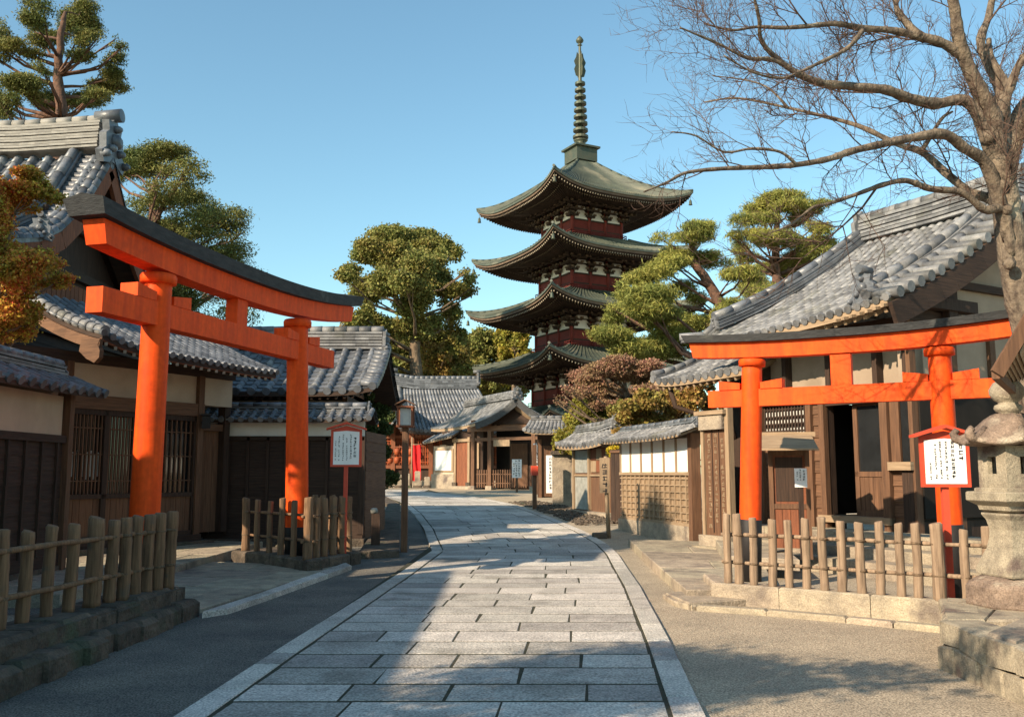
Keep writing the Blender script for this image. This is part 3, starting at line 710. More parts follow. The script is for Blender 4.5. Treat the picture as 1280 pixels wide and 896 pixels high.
# pedestal masonry
random.seed(61)
root = thing('stone_pedestal', 'rough pale masonry pedestal under the stone lantern', 'stone wall', (4.6, 8, 0))
MB().prism([(3.72, 7.85), (3.62, 3.5), (7, 3.5), (7, 9.3), (4.35, 9.3)], -.1, .33).build('core', M['stone'], root)
mb = MB(); A = Vector((3.62, 7.93, 0)); B = Vector((3.50, 3.5, 0))
blocks(mb, (4.3, 9.35), A, -.05, .2, .3, .03, .4, .6, ch=.03, wob=.02)
blocks(mb, (4.3, 9.35), A, .205, .385, .3, .02, .35, .6, ch=.03, wob=.02)
def face(mb, A, B, rows):
    L = (B - A).length; d = (B - A) / L; n = Vector((d.y, -d.x, 0))
    if n.x > 0: n = -n
    z0 = -.04
    bz = [lambda s: -.04, lambda s: .19 + .035 * math.sin(5.3 * s) + .02 * math.sin(13 * s), lambda s: .39 + .01 * math.sin(7 * s)]
    for ri, h in enumerate(rows):
        s = rnd(-.05, .0); f0, f1 = bz[ri], bz[ri + 1]
        while s < L:
            w_ = rnd(.22, .5); dz = rnd(-.015, .015); o = rnd(-.01, .04); k0, k1, k2, k3 = [rnd(-.018, .018) for _ in range(4)]
            p = [(s + .006 + k0, f0(s) + .006), (s + w_ - .006 + k1, f0(s + w_) + .006), (s + w_ - .006 + k2, f1(s + w_) - .004), (s + .006 + k3, f1(s) - .004)]
            c_ = (sum(q[0] for q in p) / 4, sum(q[1] for q in p) / 4); vs = []
            for lev, ins in ((-.3, 0), (.0 + o, 0), (.03 + o, .09)):
                for q in p:
                    a_ = lerp(q[0], c_[0], ins); b_ = lerp(q[1], c_[1], ins); vs.append(A + d * a_ + n * lev + Vector((0, 0, b_)))
            fs = [(8, 9, 10, 11)] + [(b + j, b + (j + 1) % 4, b + 4 + (j + 1) % 4, b + 4 + j) for b in (0, 4) for j in range(4)] + [(3, 2, 1, 0)]
            mb.add(vs, fs); s += w_
        z0 += h
face(mb, A, B, (.24, .19)); mb.build('face_stones', M['lstone'], root)
mb = MB()
for q in patch((3.60, 7.2), (3.60, 3.6), (4.35, 3.6), (4.35, 8.0), 8, 1, .006, seed=3): mb.prism(q, .28, .40 + rnd(-.01, .01), ch=.03)
for q in patch((3.66, 7.95), (4.35, 7.95), (5.6, 9.3), (4.2, 9.3), 2, 2, .006, seed=4): mb.prism(q, .28, .385, ch=.02)
for q in patch((4.36, 3.6), (7, 3.6), (7, 9.2), (4.36, 7.95), 3, 6, .006, seed=5): mb.prism(q, .28, .38, ch=.02)
mb.build('cap_stones', M['stone'], root)

# ================================================================== SMALL ROOFED SHELTER at the right edge
root = thing('roofed_shelter', 'small bark-roofed wooden shelter jutting in at the upper right edge', 'shelter', (5.9, 7.6, .38))
e0 = P(1243, 460, 7.2); e1 = e0 + Vector((-.1, 2.0, 0)) ; r0 = e0 + Vector((.95, 0, 1.45)); r1 = e1 + Vector((.95, 0, 1.45))
e0 = Vector((e0.x, 7.2, e0.z)); r0 = e0 + Vector((.95, 0, 1.45)); e1 = e0 + Vector((1.05, 1.75, 0)); r1 = e1 + Vector((.95, 0, 1.45))
sf = planar(e0, e1, r0, r1)
rf = MB()
for k in range(7):
    o = Vector((.035 * k, 0, .018 * k)); z_ = Vector((0, 0, .022))
    A, B, C, D = e0 + o, e1 + o, r1 + o * .2 + Vector((0, 0, .012 * k)), r0 + o * .2 + Vector((0, 0, .012 * k)); rf.hexa([A, D, C, B, A + z_, D + z_, C + z_, B + z_])
rf.build('roof', M['lwood'], root)
r2 = MB(); z_ = Vector((0, 0, .03)); E0 = Vector((2 * r0.x - e0.x, e0.y, e0.z)); E1 = Vector((E0.x, e1.y, e1.z)); r2.hexa([r0, E0, E1, r1, r0 + z_, E0 + z_, E1 + z_, r1 + z_]); r2.build('back_roof', M['lwood'], root)
mb = MB(); mb.beam(e0 + Vector((.0, -.03, -.05)), r0 + Vector((0, -.03, -.05)), .035, .1); mb.beam(e0 + Vector((.06, .1, -.04)), e1 + Vector((.06, 0, -.04)), .06, .07); mb.build('barge_board', M['mwood'], root)
for yy in (7.2, 8.3):
    MB().beam((r0.x + (yy - 7.2) * .6, yy, .33), (r0.x + (yy - 7.2) * .6, yy, r0.z - .1), .12, .12, up=(0, 1, 0)).build('post', M['mwood'], root)
# ================================================================== LEFT SIDE BUILDINGS
Zv = Vector((0, 0, 1))
def frame(a, b):      # facade frame: a->b left to right as seen from outside; returns u, n (outward)
    a = Vector((a[0], a[1], 0)); b = Vector((b[0], b[1], 0)); u = (b - a).normalized(); return a, b, u, Vector((u.y, -u.x, 0)), (b - a).length
def wallbox(mb, a, u, n, s0, s1, z0, z1, o0, o1):   # box in facade coordinates: along s, height z, outward offset o
    p = [a + u * s + n * o for s, o in ((s0, o1), (s1, o1), (s1, o0), (s0, o0))]
    return mb.hexa([q + Zv * z0 for q in p] + [q + Zv * z1 for q in p])
def clapboard(mb, a, u, n, s0, s1, z0, z1, o, h=.13, t=.018):   # horizontal lapped boards
    k = max(1, round((z1 - z0) / h)); h = (z1 - z0) / k
    for i in range(k):
        zA, zB = z0 + i * h, z0 + (i + 1) * h + .012
        p = [a + u * s0 + n * (o + t), a + u * s1 + n * (o + t), a + u * s1 + n * o, a + u * s0 + n * o]
        q = [a + u * s0 + n * (o + .006), a + u * s1 + n * (o + .006), a + u * s1 + n * (o - .004), a + u * s0 + n * (o - .004)]
        mb.hexa([x + Zv * zA for x in p] + [x + Zv * zB for x in q])
def vboards(mb, a, u, n, s0, s1, z0, z1, o, w=.18, t=.015, gap=.006):
    k = max(1, round((s1 - s0) / w)); w = (s1 - s0) / k
    for i in range(k): wallbox(mb, a, u, n, s0 + i * w + gap / 2, s0 + (i + 1) * w - gap / 2, z0, z1, o, o + t + rnd(-.003, .003))
def lattice(mb, a, u, n, s0, s1, z0, z1, o, nv, nh, w=.025, d=.03):
    for i in range(nv): s = lerp(s0, s1, (i + .5) / nv); wallbox(mb, a, u, n, s - w / 2, s + w / 2, z0, z1, o, o + d)
    for j in range(nh): z = lerp(z0, z1, (j + .5) / nh); wallbox(mb, a, u, n, s0, s1, z - w * .4, z + w * .4, o + .004, o + d - .006)

# ---- 1. coping wall at the far left
random.seed(71)
root = thing('coping_wall', 'dark panelled garden wall with plaster band and tiled coping at the left edge', 'garden wall', (-6.85, 12, 0))
a, b, u, n, L = frame((-6.80, 14.0), (-6.80, 9.0)); a, b = b, a; a, b, u, n, L = frame((-6.80, 9.0), (-6.80, 14.05))
MB().box((-6.97, 11.5, 1.3), (.16, 5.0, 2.76)).build('core', M['dwood'], root)
mb = MB(); wallbox(mb, a, u, n, 0, L - .14, 2.16, 2.76, -.08, .004); mb.build('plaster_band', M['plaster'], root)
mb = MB(); wallbox(mb, a, u, n, 0, L, 2.06, 2.17, -.08, .07); wallbox(mb, a, u, n, 0, L, .25, .42, -.08, .05); mb.build('rail', M['dwoodh'], root)
mb = MB(); clapboard(mb, a, u, n, 0, L - .1, .42, 2.06, .0, .21); mb.build('boarding', M['dwoodh'], root)
for k in range(11): MB().box(tuple(a + u * (.25 + .45 * k) + n * .03 + Zv * 1.24), (.045, .05, 1.64)).build('batten', M['dwood'], root)
MB().box(tuple(a + u * (L - .03) + n * .0 + Zv * 1.45), (.2, .14, 2.75)).build('post', M['mwood'], root)
MB().box((-6.9, 11.5, .12), (.34, 5.1, .26)).build('footing', M['dstone'], root)
s1 = planar((-6.38, 14.35, 2.80), (-6.38, 8.8, 2.80), (-6.9, 14.35, 3.05), (-6.9, 8.8, 3.05), lift=.03)
s2 = planar((-7.45, 8.8, 2.80), (-7.45, 14.35, 2.80), (-6.95, 8.8, 3.05), (-6.95, 14.35, 3.05))
mb = tile_roof(s1, 20, 3, .062); tile_roof(s2, 20, 3, .062, mb=mb); rf = mb.build('coping_tiles', M['tile'], root)
mb = deck(s1, .07); mb.build('coping_deck', M['dwoodh'], root); deck(s2, .07).build('coping_deck', M['dwoodh'], root)
ridge([(-6.93, 8.8, 3.04), (-6.93, 14.0, 3.04)], .22, .2, 4, .07).build('ridge', M['tile'], root)
oni((-6.93, 14.02, 3.02), (0, 1, 0), .26, horn=False).build('ridge_end', M['tile'], root)

# ---- 2. town house with latticed front
random.seed(72)
root = thing('town_house', 'low dark town house with latticed front and sweeping tiled eave behind the tall torii', 'house', (-7.5, 17, 0))
a, b, u, n, L = frame((-7.72, 15.9), (-6.3, 18.5)); zf = .42
def bx(m, s0, s1, z0, z1, o0, o1, name='panel', par=None):
    mb = MB(); wallbox(mb, a, u, n, s0, s1, z0, z1, o0, o1); return mb.build(name, m, par or root)
core = MB(); wallbox(core, a, u, n, -1.5, L + .3, 0, 3.75, -2.6, -.35); core.build('body', M['dwood'], root)
bx(M['dstone'], -.2, L + .3, 0, .3, -.3, .25, 'footing'); bx(M['dwoodh'], -.1, L + .1, .3, zf, -.1, .1, 'sill')
bx(M['plaster'], -1.5, L + .9, 2.98, 3.56, -.3, -.02, 'plaster_band')
bx(M['mwoodh'], -1.0, L + .1, 2.74, 2.99, -.1, .06, 'lintel'); bx(M['dwoodh'], -1.5, L + .9, 3.54, 3.72, -.1, .07, 'wall_plate')
for s in (0, L * .56, L): bx(M['mwood'], s - .07, s + .07, zf, 3.55, -.05, .075, 'post')
nw = [(0.07, L * .28), (L * .28, L * .56 - .07), (L * .56 + .07, L - .07)]
for (s0, s1) in nw:
    fr = MB()
    for q in ((s0, s0 + .05, zf, 2.74), (s1 - .05, s1, zf, 2.74), (s0, s1, 1.16, 1.24), (s0, s1, zf, zf + .08), (s0, s1, 2.64, 2.74)): wallbox(fr, a, u, n, q[0], q[1], q[2], q[3], -.04, .03)
    fo = fr.build('window', M['dwood'], root)
    mb = MB(); lattice(mb, a, u, n, s0 + .05, s1 - .05, 1.24, 2.64, -.03, 9, 3, .024, .03); mb.build('lattice', M['mwood'], fo)
    mb = MB(); wallbox(mb, a, u, n, s0 + .05, s1 - .05, 1.24, 2.64, -.12, -.1); mb.build('pane', M['glass'], fo)
    mb = MB(); vboards(mb, a, u, n, s0 + .05, s1 - .05, zf + .08, 1.16, -.03, .12); mb.build('lower_panel', M['mwood'], fo)
mb = MB()                                                     # paper slips seen behind the lattice
for k in range(9): s = .16 + k * .085; wallbox(mb, a, u, n, s, s + .05, 1.5 + (k % 2) * .05, 1.95 + (k % 3) * .03, -.095, -.09)
mb.build('paper_slips', M['shoji'], root)
# the recess and door past the last post
mb = MB(); vboards(mb, a, u, n, L + .08, L + .85, zf, 2.5, -.28, .2); mb.build('side_door', M['mwood'], root)
bx(M['dwood'], L + .8, L + .95, zf, 3.5, -.3, -.1, 'post'); bx(M['mwoodh'], L + .05, L + .9, 2.48, 2.62, -.28, -.15, 'lintel')
# lean-to roof
e = lambda s, z, o: tuple(a + u * s + n * o + Zv * z)
sf = planar(e(L + 1.1, 3.63, 1.0), e(-.15, 3.78, 1.05), e(L + 1.1, 4.75, -1.35), e(-.15, 4.9, -1.35), sag=.07, lift=.16, ends=(.3, 1), liftpow=4)
mb = tile_roof(sf, 23, 12, .055); mb.build('roof', M['tile'], root)
deck(sf, .1, 10, 6).build('roof_deck', M['dwoodh'], root); rafters(sf, 22, .05, .07, .14, .3, .97).build('rafters', M['dwood'], root)
for k in range(22):
    q = Vector(sf((k + .5) / 22, .985)); MB().box((q.x + .01, q.y, q.z - .15), (.05, .05, .055), .5).build('rafter_end', M['ptip'], root)
mb = MB(); p0, p1 = Vector(sf(0, .985)), Vector(sf(1, .985))
for k in range(12): A = Vector(sf(k / 12, .985)); B = Vector(sf((k + 1) / 12, .985)); mb.beam(A - Zv * .09, B - Zv * .09, .05, .08)
mb.build('eave_board', M['rwood'], root)
mb = MB()                                                     # barge board along the near verge with its carved end
for k in range(8): A = Vector(sf(1, k / 8)); B = Vector(sf(1, (k + 1) / 8)); mb.beam(A - Zv * .2 - u * .02, B - Zv * .2 - u * .02, .06, .18)
E_ = Vector(sf(1, 1)); mb.extr([E_ + Zv * z - u * .06 + n * o for o, z in ((-.5, -.28), (-.3, -.42), (-.1, -.5), (.02, -.42), (.03, -.3), (-.03, -.2), (.02, -.1), (-.45, -.05))], u * .08)
mb.build('barge_board', M['mwoodh'], root)
pt = [Vector(sf(1 - .012, k / 12)) + Zv * .06 for k in range(13)]
mb = MB()
for A, B in zip(pt, pt[1:]): mb.tube([A, B], [.085, .1], 10)
mb.build('verge_tiles', M['gtile'], root)
lb = thing('wall_lamp', 'small black box lamp fixed to the town house corner post', 'wall lamp', tuple(a + u * (L + .02) + n * .1 + Zv * 2.6))
c = a + u * (L + .02) + n * .2 + Zv * 2.62
MB().box(tuple(c), (.16, .16, .24), .3, ch=.01).build('housing', M['black'], lb); MB().box(tuple(c + Zv * .15), (.2, .2, .03), .3).build('lid', M['black'], lb); MB().beam(c - n * .18, c, .03, .03).build('bracket', M['black'], lb)

# ---- 3. great hall behind with its gable
random.seed(73)
root = thing('temple_hall', 'large timber hall with steep tiled gable roof and demon tile rising at upper left', 'temple hall', (-14, 20, 0))
XG = -9.05
prof = [(20.0, 8.62), (19.4, 7.85), (18.8, 7.15), (18.0, 6.5), (17.2, 6.08), (16.4, 5.85), (15.6, 5.72)]
def pf(t):
    k = t * (len(prof) - 1); i = min(int(k), len(prof) - 2); f = k - i; return lerp(prof[i][0], prof[i + 1][0], f), lerp(prof[i][1], prof[i + 1][1], f)
def front(u_, v): y, z = pf(v); return Vector((lerp(-26, XG, u_), y, z + .0))
def back(u_, v): y, z = pf(v); return Vector((lerp(XG, -26, u_), 40 - y, z))
mb = tile_roof(front, 50, 20, .1); tile_roof(back, 50, 10, .1, mb=mb); mb.build('roof', M['tile'], root)
deck(front, .14, 4, 12).build('roof_deck', M['dwoodh'], root); deck(back, .14, 4, 12).build('roof_deck', M['dwoodh'], root)
rp = [(-26, 20, 8.7), (-14, 20, 8.66), (-11, 20, 8.72), (-9.25, 20, 8.84)]
ridge(rp, .5, .66, 9, .12).build('ridge', M['ridge'], root)
oni((-9.12, 20, 8.6), (1, 0, 0), .98).build('demon_tile', M['tile'], root)
# descending ridge near the verge, verge tiles
sgn = {0: front, 1: back}
dr = [Vector(front(1 - .75 / 16.95, t / 10)) for t in range(0, 8)]; ridge(dr, .34, .3, 4, .1).build('descending_ridge', M['tile'], root)
mb = MB()
for f, uu in ((front, 1), (back, 0)):
    pts = [Vector(f(uu, t / 16)) for t in range(17)]
    for k, (A, B) in enumerate(zip(pts, pts[1:])):
        mb.tube([A + Zv * .1 + Vector((-.1, 0, 0)), B + Zv * .1 + Vector((-.1, 0, 0))], [.11, .125], 10)
        for q in range(2):
            C = A.lerp(B, q / 2); D = A.lerp(B, (q + .92) / 2); mb.tube([C + Vector((-.75, 0, .03)), C + Vector((.06, 0, -.02))], [.1, .115], 8)
mb.build('verge_tiles', M['tile'], root)
oni(tuple(Vector(front(1, .66)) + Zv * .0), (0.2, -1, 0), .42).build('verge_end_tile', M['tile'], root)
mb = MB()
for f, uu in ((front, 1), (back, 0)):
    pts = [Vector(f(uu, t / 12)) for t in range(13)]
    for A, B in zip(pts, pts[1:]): mb.beam(A + Vector((.02, 0, -.26)), B + Vector((.02, 0, -.26)), .09, .36, up=(0, 0, 1))
mb.build('barge_board', M['rwood'], root)
mb = MB()
for f, uu in ((front, 1), (back, 0)):
    pts = [Vector(f(uu, t / 12)) for t in range(13)]
    for A, B in zip(pts, pts[1:]): mb.beam(A + Vector((-.25, 0, -.32)), B + Vector((-.25, 0, -.32)), .5, .1)
mb.build('soffit', M['dwoodh'], root)
xw = -9.75
poly = [(xw, 15.9 + .5, 5.3)] + [(xw, pf(t / 12)[0], pf(t / 12)[1] - .25) for t in range(10, -1, -1)] + [(xw, 40 - pf(t / 12)[0], pf(t / 12)[1] - .25) for t in range(1, 11)] + [(xw, 23.6, 0), (xw, 16.4, 0)]
MB().extr(poly, (-.3, 0, 0)).build('gable_wall', M['dwood'], root)
MB().box((-18, 20, 2.6), (16, 7.0, 5.2)).build('body', M['dwood'], root)
aa, bb, uu_, nn_, LL = frame((xw, 16.4), (xw, 23.6))
mb = MB(); vboards(mb, aa, uu_, nn_, 0.1, LL - .1, 4.6, 5.75, .0, .2, .03, .02); mb.build('gable_boarding', M['rwood'], root)
mb = MB()
for z_ in (4.5, 5.85, 3.4): wallbox(mb, aa, uu_, nn_, 0, LL, z_, z_ + .2, 0, .14)
wallbox(mb, aa, uu_, nn_, 2.0, 5.2, 6.9, 7.1, 0, .16); mb.build('gable_beams', M['dwoodh'], root)
mb = MB(); clapboard(mb, aa, uu_, nn_, 0, LL, 3.6, 4.5, 0, .22); mb.build('lower_boarding', M['dwoodh'], root)
MB().extr([(xw + .04, 18.9, 6.95), (xw + .04, 21.1, 6.95), (xw + .04, 20, 8.25)], (.02, 0, 0)).build('gable_panel', M['lwood'], root)
MB().extr([(xw + .4, 20 + y_, 8.2 + z_) for y_, z_ in ((-.12, 0), (.12, 0), (.2, -.25), (.42, -.3), (.3, -.5), (.12, -.62), (0, -.85), (-.12, -.62), (-.3, -.5), (-.42, -.3), (-.2, -.25))], (.06, 0, 0)).build('gable_pendant', M['lwood'], root)

# ---- 4. tea house with silvered tile roof and the plastered boundary wall before it
random.seed(74)
root = thing('tea_house', 'small building under a bluish tile roof behind the right pillar of the tall torii', 'house', (-4.6, 22.5, 0))
yE = 20.7; zE = P(400, 490, yE).z; yR = 23.0; zR = P(400, 436, yR).z
xl, xr = X(300, yE), X(464, yE); xrr = X(452, yR)
sf = planar((xr, yE, zE), (-7.6, yE, zE), (xr, yR, zR), (-7.6, yR, zR), sag=.08, lift=.12, ends=(1, 0), liftpow=5)
sb = planar((-7.6, 2 * yR - yE, zE), (xr, 2 * yR - yE, zE), (-7.6, yR, zR), (xr, yR, zR), sag=.08)
mb = tile_roof(sf, 13, 10, .085); tile_roof(sb, 13, 5, .085, mb=mb)
for k in range(11):          # short cross tiles down the right verge
    p = Vector(sf(0, (k + .5) / 11)); mb.tube([p + Vector((-.28, 0, .07)), p + Vector((.1, 0, .03))], [.07, .085], 8)
mb.build('roof', M['tile'], root)
deck(sf, .1, 10, 6).build('roof_deck', M['dwoodh'], root); deck(sb, .1, 6, 4).build('roof_deck', M['dwoodh'], root)
rafters(sf, 24, .05, .07, .15, .4, .98).build('rafters', M['dwood'], root)
ridge([(-7.6, yR, zR - .02), (xr - .12, yR, zR - .02)], .34, .46, 6, .1).build('ridge', M['gtile'], root); oni((xr - .1, yR, zR), (1, 0, 0), .5, horn=False).build('ridge_end', M['gtile'], root)
MB().box(((xr - .75 - 7.6) / 2, yR, (zE + .1) / 2), (xr - .75 + 7.6, 3.0, zE + .1)).build('body', M['dwood'], root)
a, b, u, n, L = frame((-7.4, yR - 1.52), (xr - .75, yR - 1.52))
mb = MB(); wallbox(mb, a, u, n, 0, L, 3.08, 3.3, 0, .03); mb.build('plaster_band', M['plaster'], root)
for k in range(5): MB().box(tuple(a + u * (L - k * 1.0) + n * .05 + Zv * 2), (.12, .12, 3.2)).build('post', M['mwood'], root)
MB().extr([(xr - .8, yR - 1.3, zE), (xr - .8, yR + 1.3, zE), (xr - .8, yR, zR - .1)], (.05, 0, 0)).build('gable_wall', M['mwoodh'], root)
root = thing('boundary_wall', 'dark boarded boundary wall with white plaster band and tile coping behind the torii pillar', 'garden wall', (-4.7, 19.7, 0))
yW = 19.7; xa, xb = -6.5, X(455, yW)
a, b, u, n, L = frame((xa, yW), (xb, yW))
zt1 = P(400, 527, yW).z; zb1 = P(400, 545, yW).z; zc = P(400, 525, yW - .3).z; zr = P(400, 513, yW).z
MB().box(((xa + xb) / 2, yW + .09, zt1 / 2), (L, .16, zt1)).build('core', M['dwood'], root)
mb = MB(); wallbox(mb, a, u, n, 0, L, zb1, zt1, -.01, .02); mb.build('plaster_band', M['wplaster'], root)
mb = MB(); wallbox(mb, a, u, n, 0, L, zb1 - .09, zb1, 0, .06); wallbox(mb, a, u, n, 0, L, .2, .34, 0, .06); mb.build('rail', M['dwoodh'], root)
mb = MB(); clapboard(mb, a, u, n, 0, L, .34, zb1 - .09, .0, .2); mb.build('boarding', M['dwoodh'], root)
for k in range(9): MB().box(tuple(a + u * min(L - .05, (.05 + k * L / 8)) + n * .035 + Zv * ((zb1 + .3) / 2)), (.06 if k % 4 else .13, .05, zb1 - .35)).build('batten', M['dwood'], root)
MB().box(((xa + xb) / 2, yW, .1), (L + .1, .4, .3)).build('footing', M['dstone'], root)
s1 = planar((xb + .15, yW - .42, zc), (xa, yW - .42, zc), (xb + .15, yW + .05, zr), (xa, yW + .05, zr), lift=.03, ends=(1, 0)); s2 = planar((xa, yW + .55, zc), (xb + .15, yW + .55, zc), (xa, yW + .1, zr), (xb + .15, yW + .1, zr))
mb = tile_roof(s1, 17, 3, .055); tile_roof(s2, 17, 2, .055, mb=mb); mb.build('coping_tiles', M['tile'], root)
deck(s1, .06).build('coping_deck', M['dwoodh'], root); deck(s2, .06).build('coping_deck', M['dwoodh'], root)
ridge([(xa, yW + .08, zr - .02), (xb, yW + .08, zr - .02)], .2, .12, 2, .06).build('ridge', M['tile'], root); oni((xb + .05, yW + .08, zr - .03), (1, 0, 0), .24, horn=False).build('ridge_end', M['tile'], root)
# side return of the wall towards the back
a, b, u, n, L = frame((xb, yW + .1), (xb - .15, yW + 2.2))
a, b, u, n, L = frame((xb, yW + .15), (xb + .12, yW + 2.4)); n = Vector((1, 0, 0))
mb = MB(); clapboard(mb, a, u, n, 0, L, .2, 2.5, 0, .2); mb.build('side_boarding', M['mwoodh'], root)
mb = MB(); wallbox(mb, a, u, n, 0, L, 0, 2.5, -.12, 0); mb.build('side_core', M['dwood'], root)

# ---- 5. house that stands beside the viewer on the left (its shade falls over the street)
root = thing('street_house', 'tiled wooden row house beside the viewer shading the near street', 'house', (-9, 0, 0))
MB().box((-9.2, -3.5, 1.7), (5.6, 23, 3.4)).build('body', M['dwood'], root)
sf = planar((-5.75, 8.0, 3.3), (-5.75, -15.5, 3.3), (-8.6, 8.0, 5.35), (-8.6, -15.5, 5.35)); sb = planar((-12.8, -15.5, 3.3), (-12.8, 8.0, 3.3), (-8.6, -15.5, 5.35), (-8.6, 8.0, 5.35))
mb = tile_roof(sf, 70, 6, .09, disc=False); mb.build('roof', M['tile'], root); deck(sf, .12).build('roof_deck', M['dwoodh'], root); deck(sb, .12).build('roof_deck', M['dwoodh'], root)
ridge([(-8.6, -15.5, 5.3), (-8.6, 8.0, 5.3)], .4, .4, 4, .1).build('ridge', M['tile'], root)
a, b, u, n, L = frame((-6.4, -15), (-6.4, 8))
mb = MB(); lattice(mb, a, u, n, .5, L - .5, .6, 2.6, .02, 90, 4, .05, .05); mb.build('lattice', M['mwood'], root)
MB().extr([(-11.5, 8.0, 3.3), (-6.4, 8.0, 3.3), (-8.6, 8.0, 5.1)], (0, -.1, 0)).build('gable_wall', M['dwood'], root)
# ================================================================== RIGHT SIDE BUILDINGS
random.seed(81)
root = thing('shrine_office', 'wooden hall with broad grey tile roof open door and stone steps on the right', 'hall', (6.5, 17, 0))
d = Vector((.5, -.86, 0)).normalized(); nb = Vector((.86, .5, 0)).normalized()      # along the front, and away from the street
EF = P(880, 412, 18.6); EN = P(1108, 372, 14.6); EF.z = EN.z = 4.42
EF = Vector((X(872, 18.6, 4.2), 18.6, 4.12)); L_ = 4.55; EN = EF + d * L_; EN.z = 4.36
W_ = 4.1; HR = 2.25
RF = EF + nb * W_ + d * .9; RF.z = 4.42 + HR; RN = EN + nb * W_; RN.z = 4.44 + HR
sf = planar(EF, EN, RF - d * .9 , RN, sag=.16, lift=.24, ends=(1, .3), liftpow=4)
def vm(u): return max(0.0, 1 - (u * L_) / .95) if u * L_ < .95 else 0.0
mb = tile_roof(sf, 24, 20, .062, vmin=vm, hm=.6)
sb = planar(EN + nb * 2 * W_, EF + nb * 2 * W_, RN, RF - d * .9, sag=.16); mb.build('roof', M['gtile'], root)
tile_roof(sb, 12, 6, .09, disc=False).build('back_roof', M['gtile'], root)
sh = planar(EF + nb * 2 * W_, EF, RF, RF + Zv * .001, sag=.1)         # hipped far end
tile_roof(sh, 16, 7, .085, disc=False).build('hip_roof', M['gtile'], root)
sfc = planar(EF, EN, RF, RN, sag=.16, lift=.24, ends=(1, .3), liftpow=4)
deck(sfc, .13, 12, 8, lo=.02).build('roof_deck', M['lwoodh'], root); deck(sb, .12, 8, 6).build('roof_deck', M['lwoodh'], root)
rafters(sfc, 22, .06, .08, .2, .55, .98).build('rafters', M['lwood'], root)
ridge([RF - d * .05, RF.lerp(RN, .5), RN + Zv * .06], .38, .5, 6, .11).build('ridge', M['gtile'], root)
oni(RF + Zv * .1, -d, .62, horn=False).build('ridge_end', M['gtile'], root)
hp = [Vector(sfc(0, t / 10)) + Zv * .02 for t in range(0, 10)]; ridge(hp, .3, .26, 4, .09).build('hip_ridge', M['tile'], root)
tip = Vector(sfc(0, .9)); ridge([tip, tip.lerp(EF, .6) + Zv * .02, EF - d * .25 - nb * .22 + Zv * .14], .2, .1, 2, .07).build('hip_ridge_tip', M['gtile'], root)
oni(tip + Zv * .02, (EF - RF), .3, horn=False).build('hip_ridge_end', M['gtile'], root)
# near verge: tiles, barge board, demon tile
mb = MB()
for k in range(15):
    p = Vector(sf(1, (k + .5) / 15)); mb.tube([p - d * .45 + Zv * .09, p + d * .16 + Zv * .04], [.085, .1], 8)
    mb.tube([Vector(sf(1, k / 15)) + Zv * .12 - d * .42, Vector(sf(1, (k + 1) / 15)) + Zv * .12 - d * .42], [.08, .095], 8)
mb.build('verge_tiles', M['gtile'], root)
dr = [Vector(sf(.86, t / 10)) for t in range(0, 10)]; ridge(dr, .28, .26, 4, .09).build('descending_ridge', M['gtile'], root)
oni(Vector(sf(.86, .93)) + Zv * .05, -nb, .5).build('demon_tile', M['tile'], root)
mb = MB()
for k in range(10): A, B = Vector(sf(1, k / 10)), Vector(sf(1, (k + 1) / 10)); mb.beam(A + d * .1 - Zv * .28, B + d * .1 - Zv * .28, .08, .38)
for k in range(10): A, B = Vector(sb(0, k / 10)), Vector(sb(0, (k + 1) / 10)); mb.beam(A + d * .1 - Zv * .28, B + d * .1 - Zv * .28, .08, .38)
mb.build('barge_board', M['dwoodh'], root)
mb = MB()
for k in range(7): p = Vector(sf(1, .99)) - nb * (-.1 + .05 * k) - Zv * (.1 + .0 * k); mb.beam(Vector(sfc(1 - k * .035, 1)) - Zv * .12, Vector(sfc(1 - k * .035, 1)) - Zv * .14 - nb * .12, .05, .05)
mb.build('rafter_tails', M['lwood'], root)
# walls
ov = 1.05; WF = EF + nb * ov * 1.0 + d * .7; WF.z = 0; WL = L_ - 1.15; WN = WF + d * WL
a, b, u, n, L = frame(WF, WN)
if n.dot(nb) > 0: n = -n
zf = .85; zl = 2.93
def bx(m, s0, s1, z0, z1, o0, o1, name='panel', par=None):
    mb = MB(); wallbox(mb, a, u, n, s0, s1, z0, z1, o0, o1); return mb.build(name, m, par or root)
sOf = lambda px: None
def s_of(px):          # distance along the front for an image column (at eye level)
    lo, hi = -3, 12
    for _ in range(40):
        m = (lo + hi) / 2; p = a + u * m
        if 640 + F * p.x / (p.y * math.cos(PITCH)) < px: lo = m
        else: hi = m
    return lo
sD0, sD1 = s_of(1036), s_of(1108); sP = s_of(1016); sE = L
bx(M['shade_plaster'], 0, L, 3.12, 4.25, -.4, -.16, 'upper_plaster')  # eave shade painted in through the plaster tone
for s in (0.05, s_of(985), s_of(1040), s_of(1100), L - .06): bx(M['dwood'], s - .05, s + .05, 3.1, 4.25, -.18, .02, 'upper_post')
bx(M['dwoodh'], 0, L, 4.1, 4.28, 0, .12, 'wall_plate'); bx(M['mwoodh'], -.1, L + .1, zl, 3.13, -.1, .11, 'lintel')
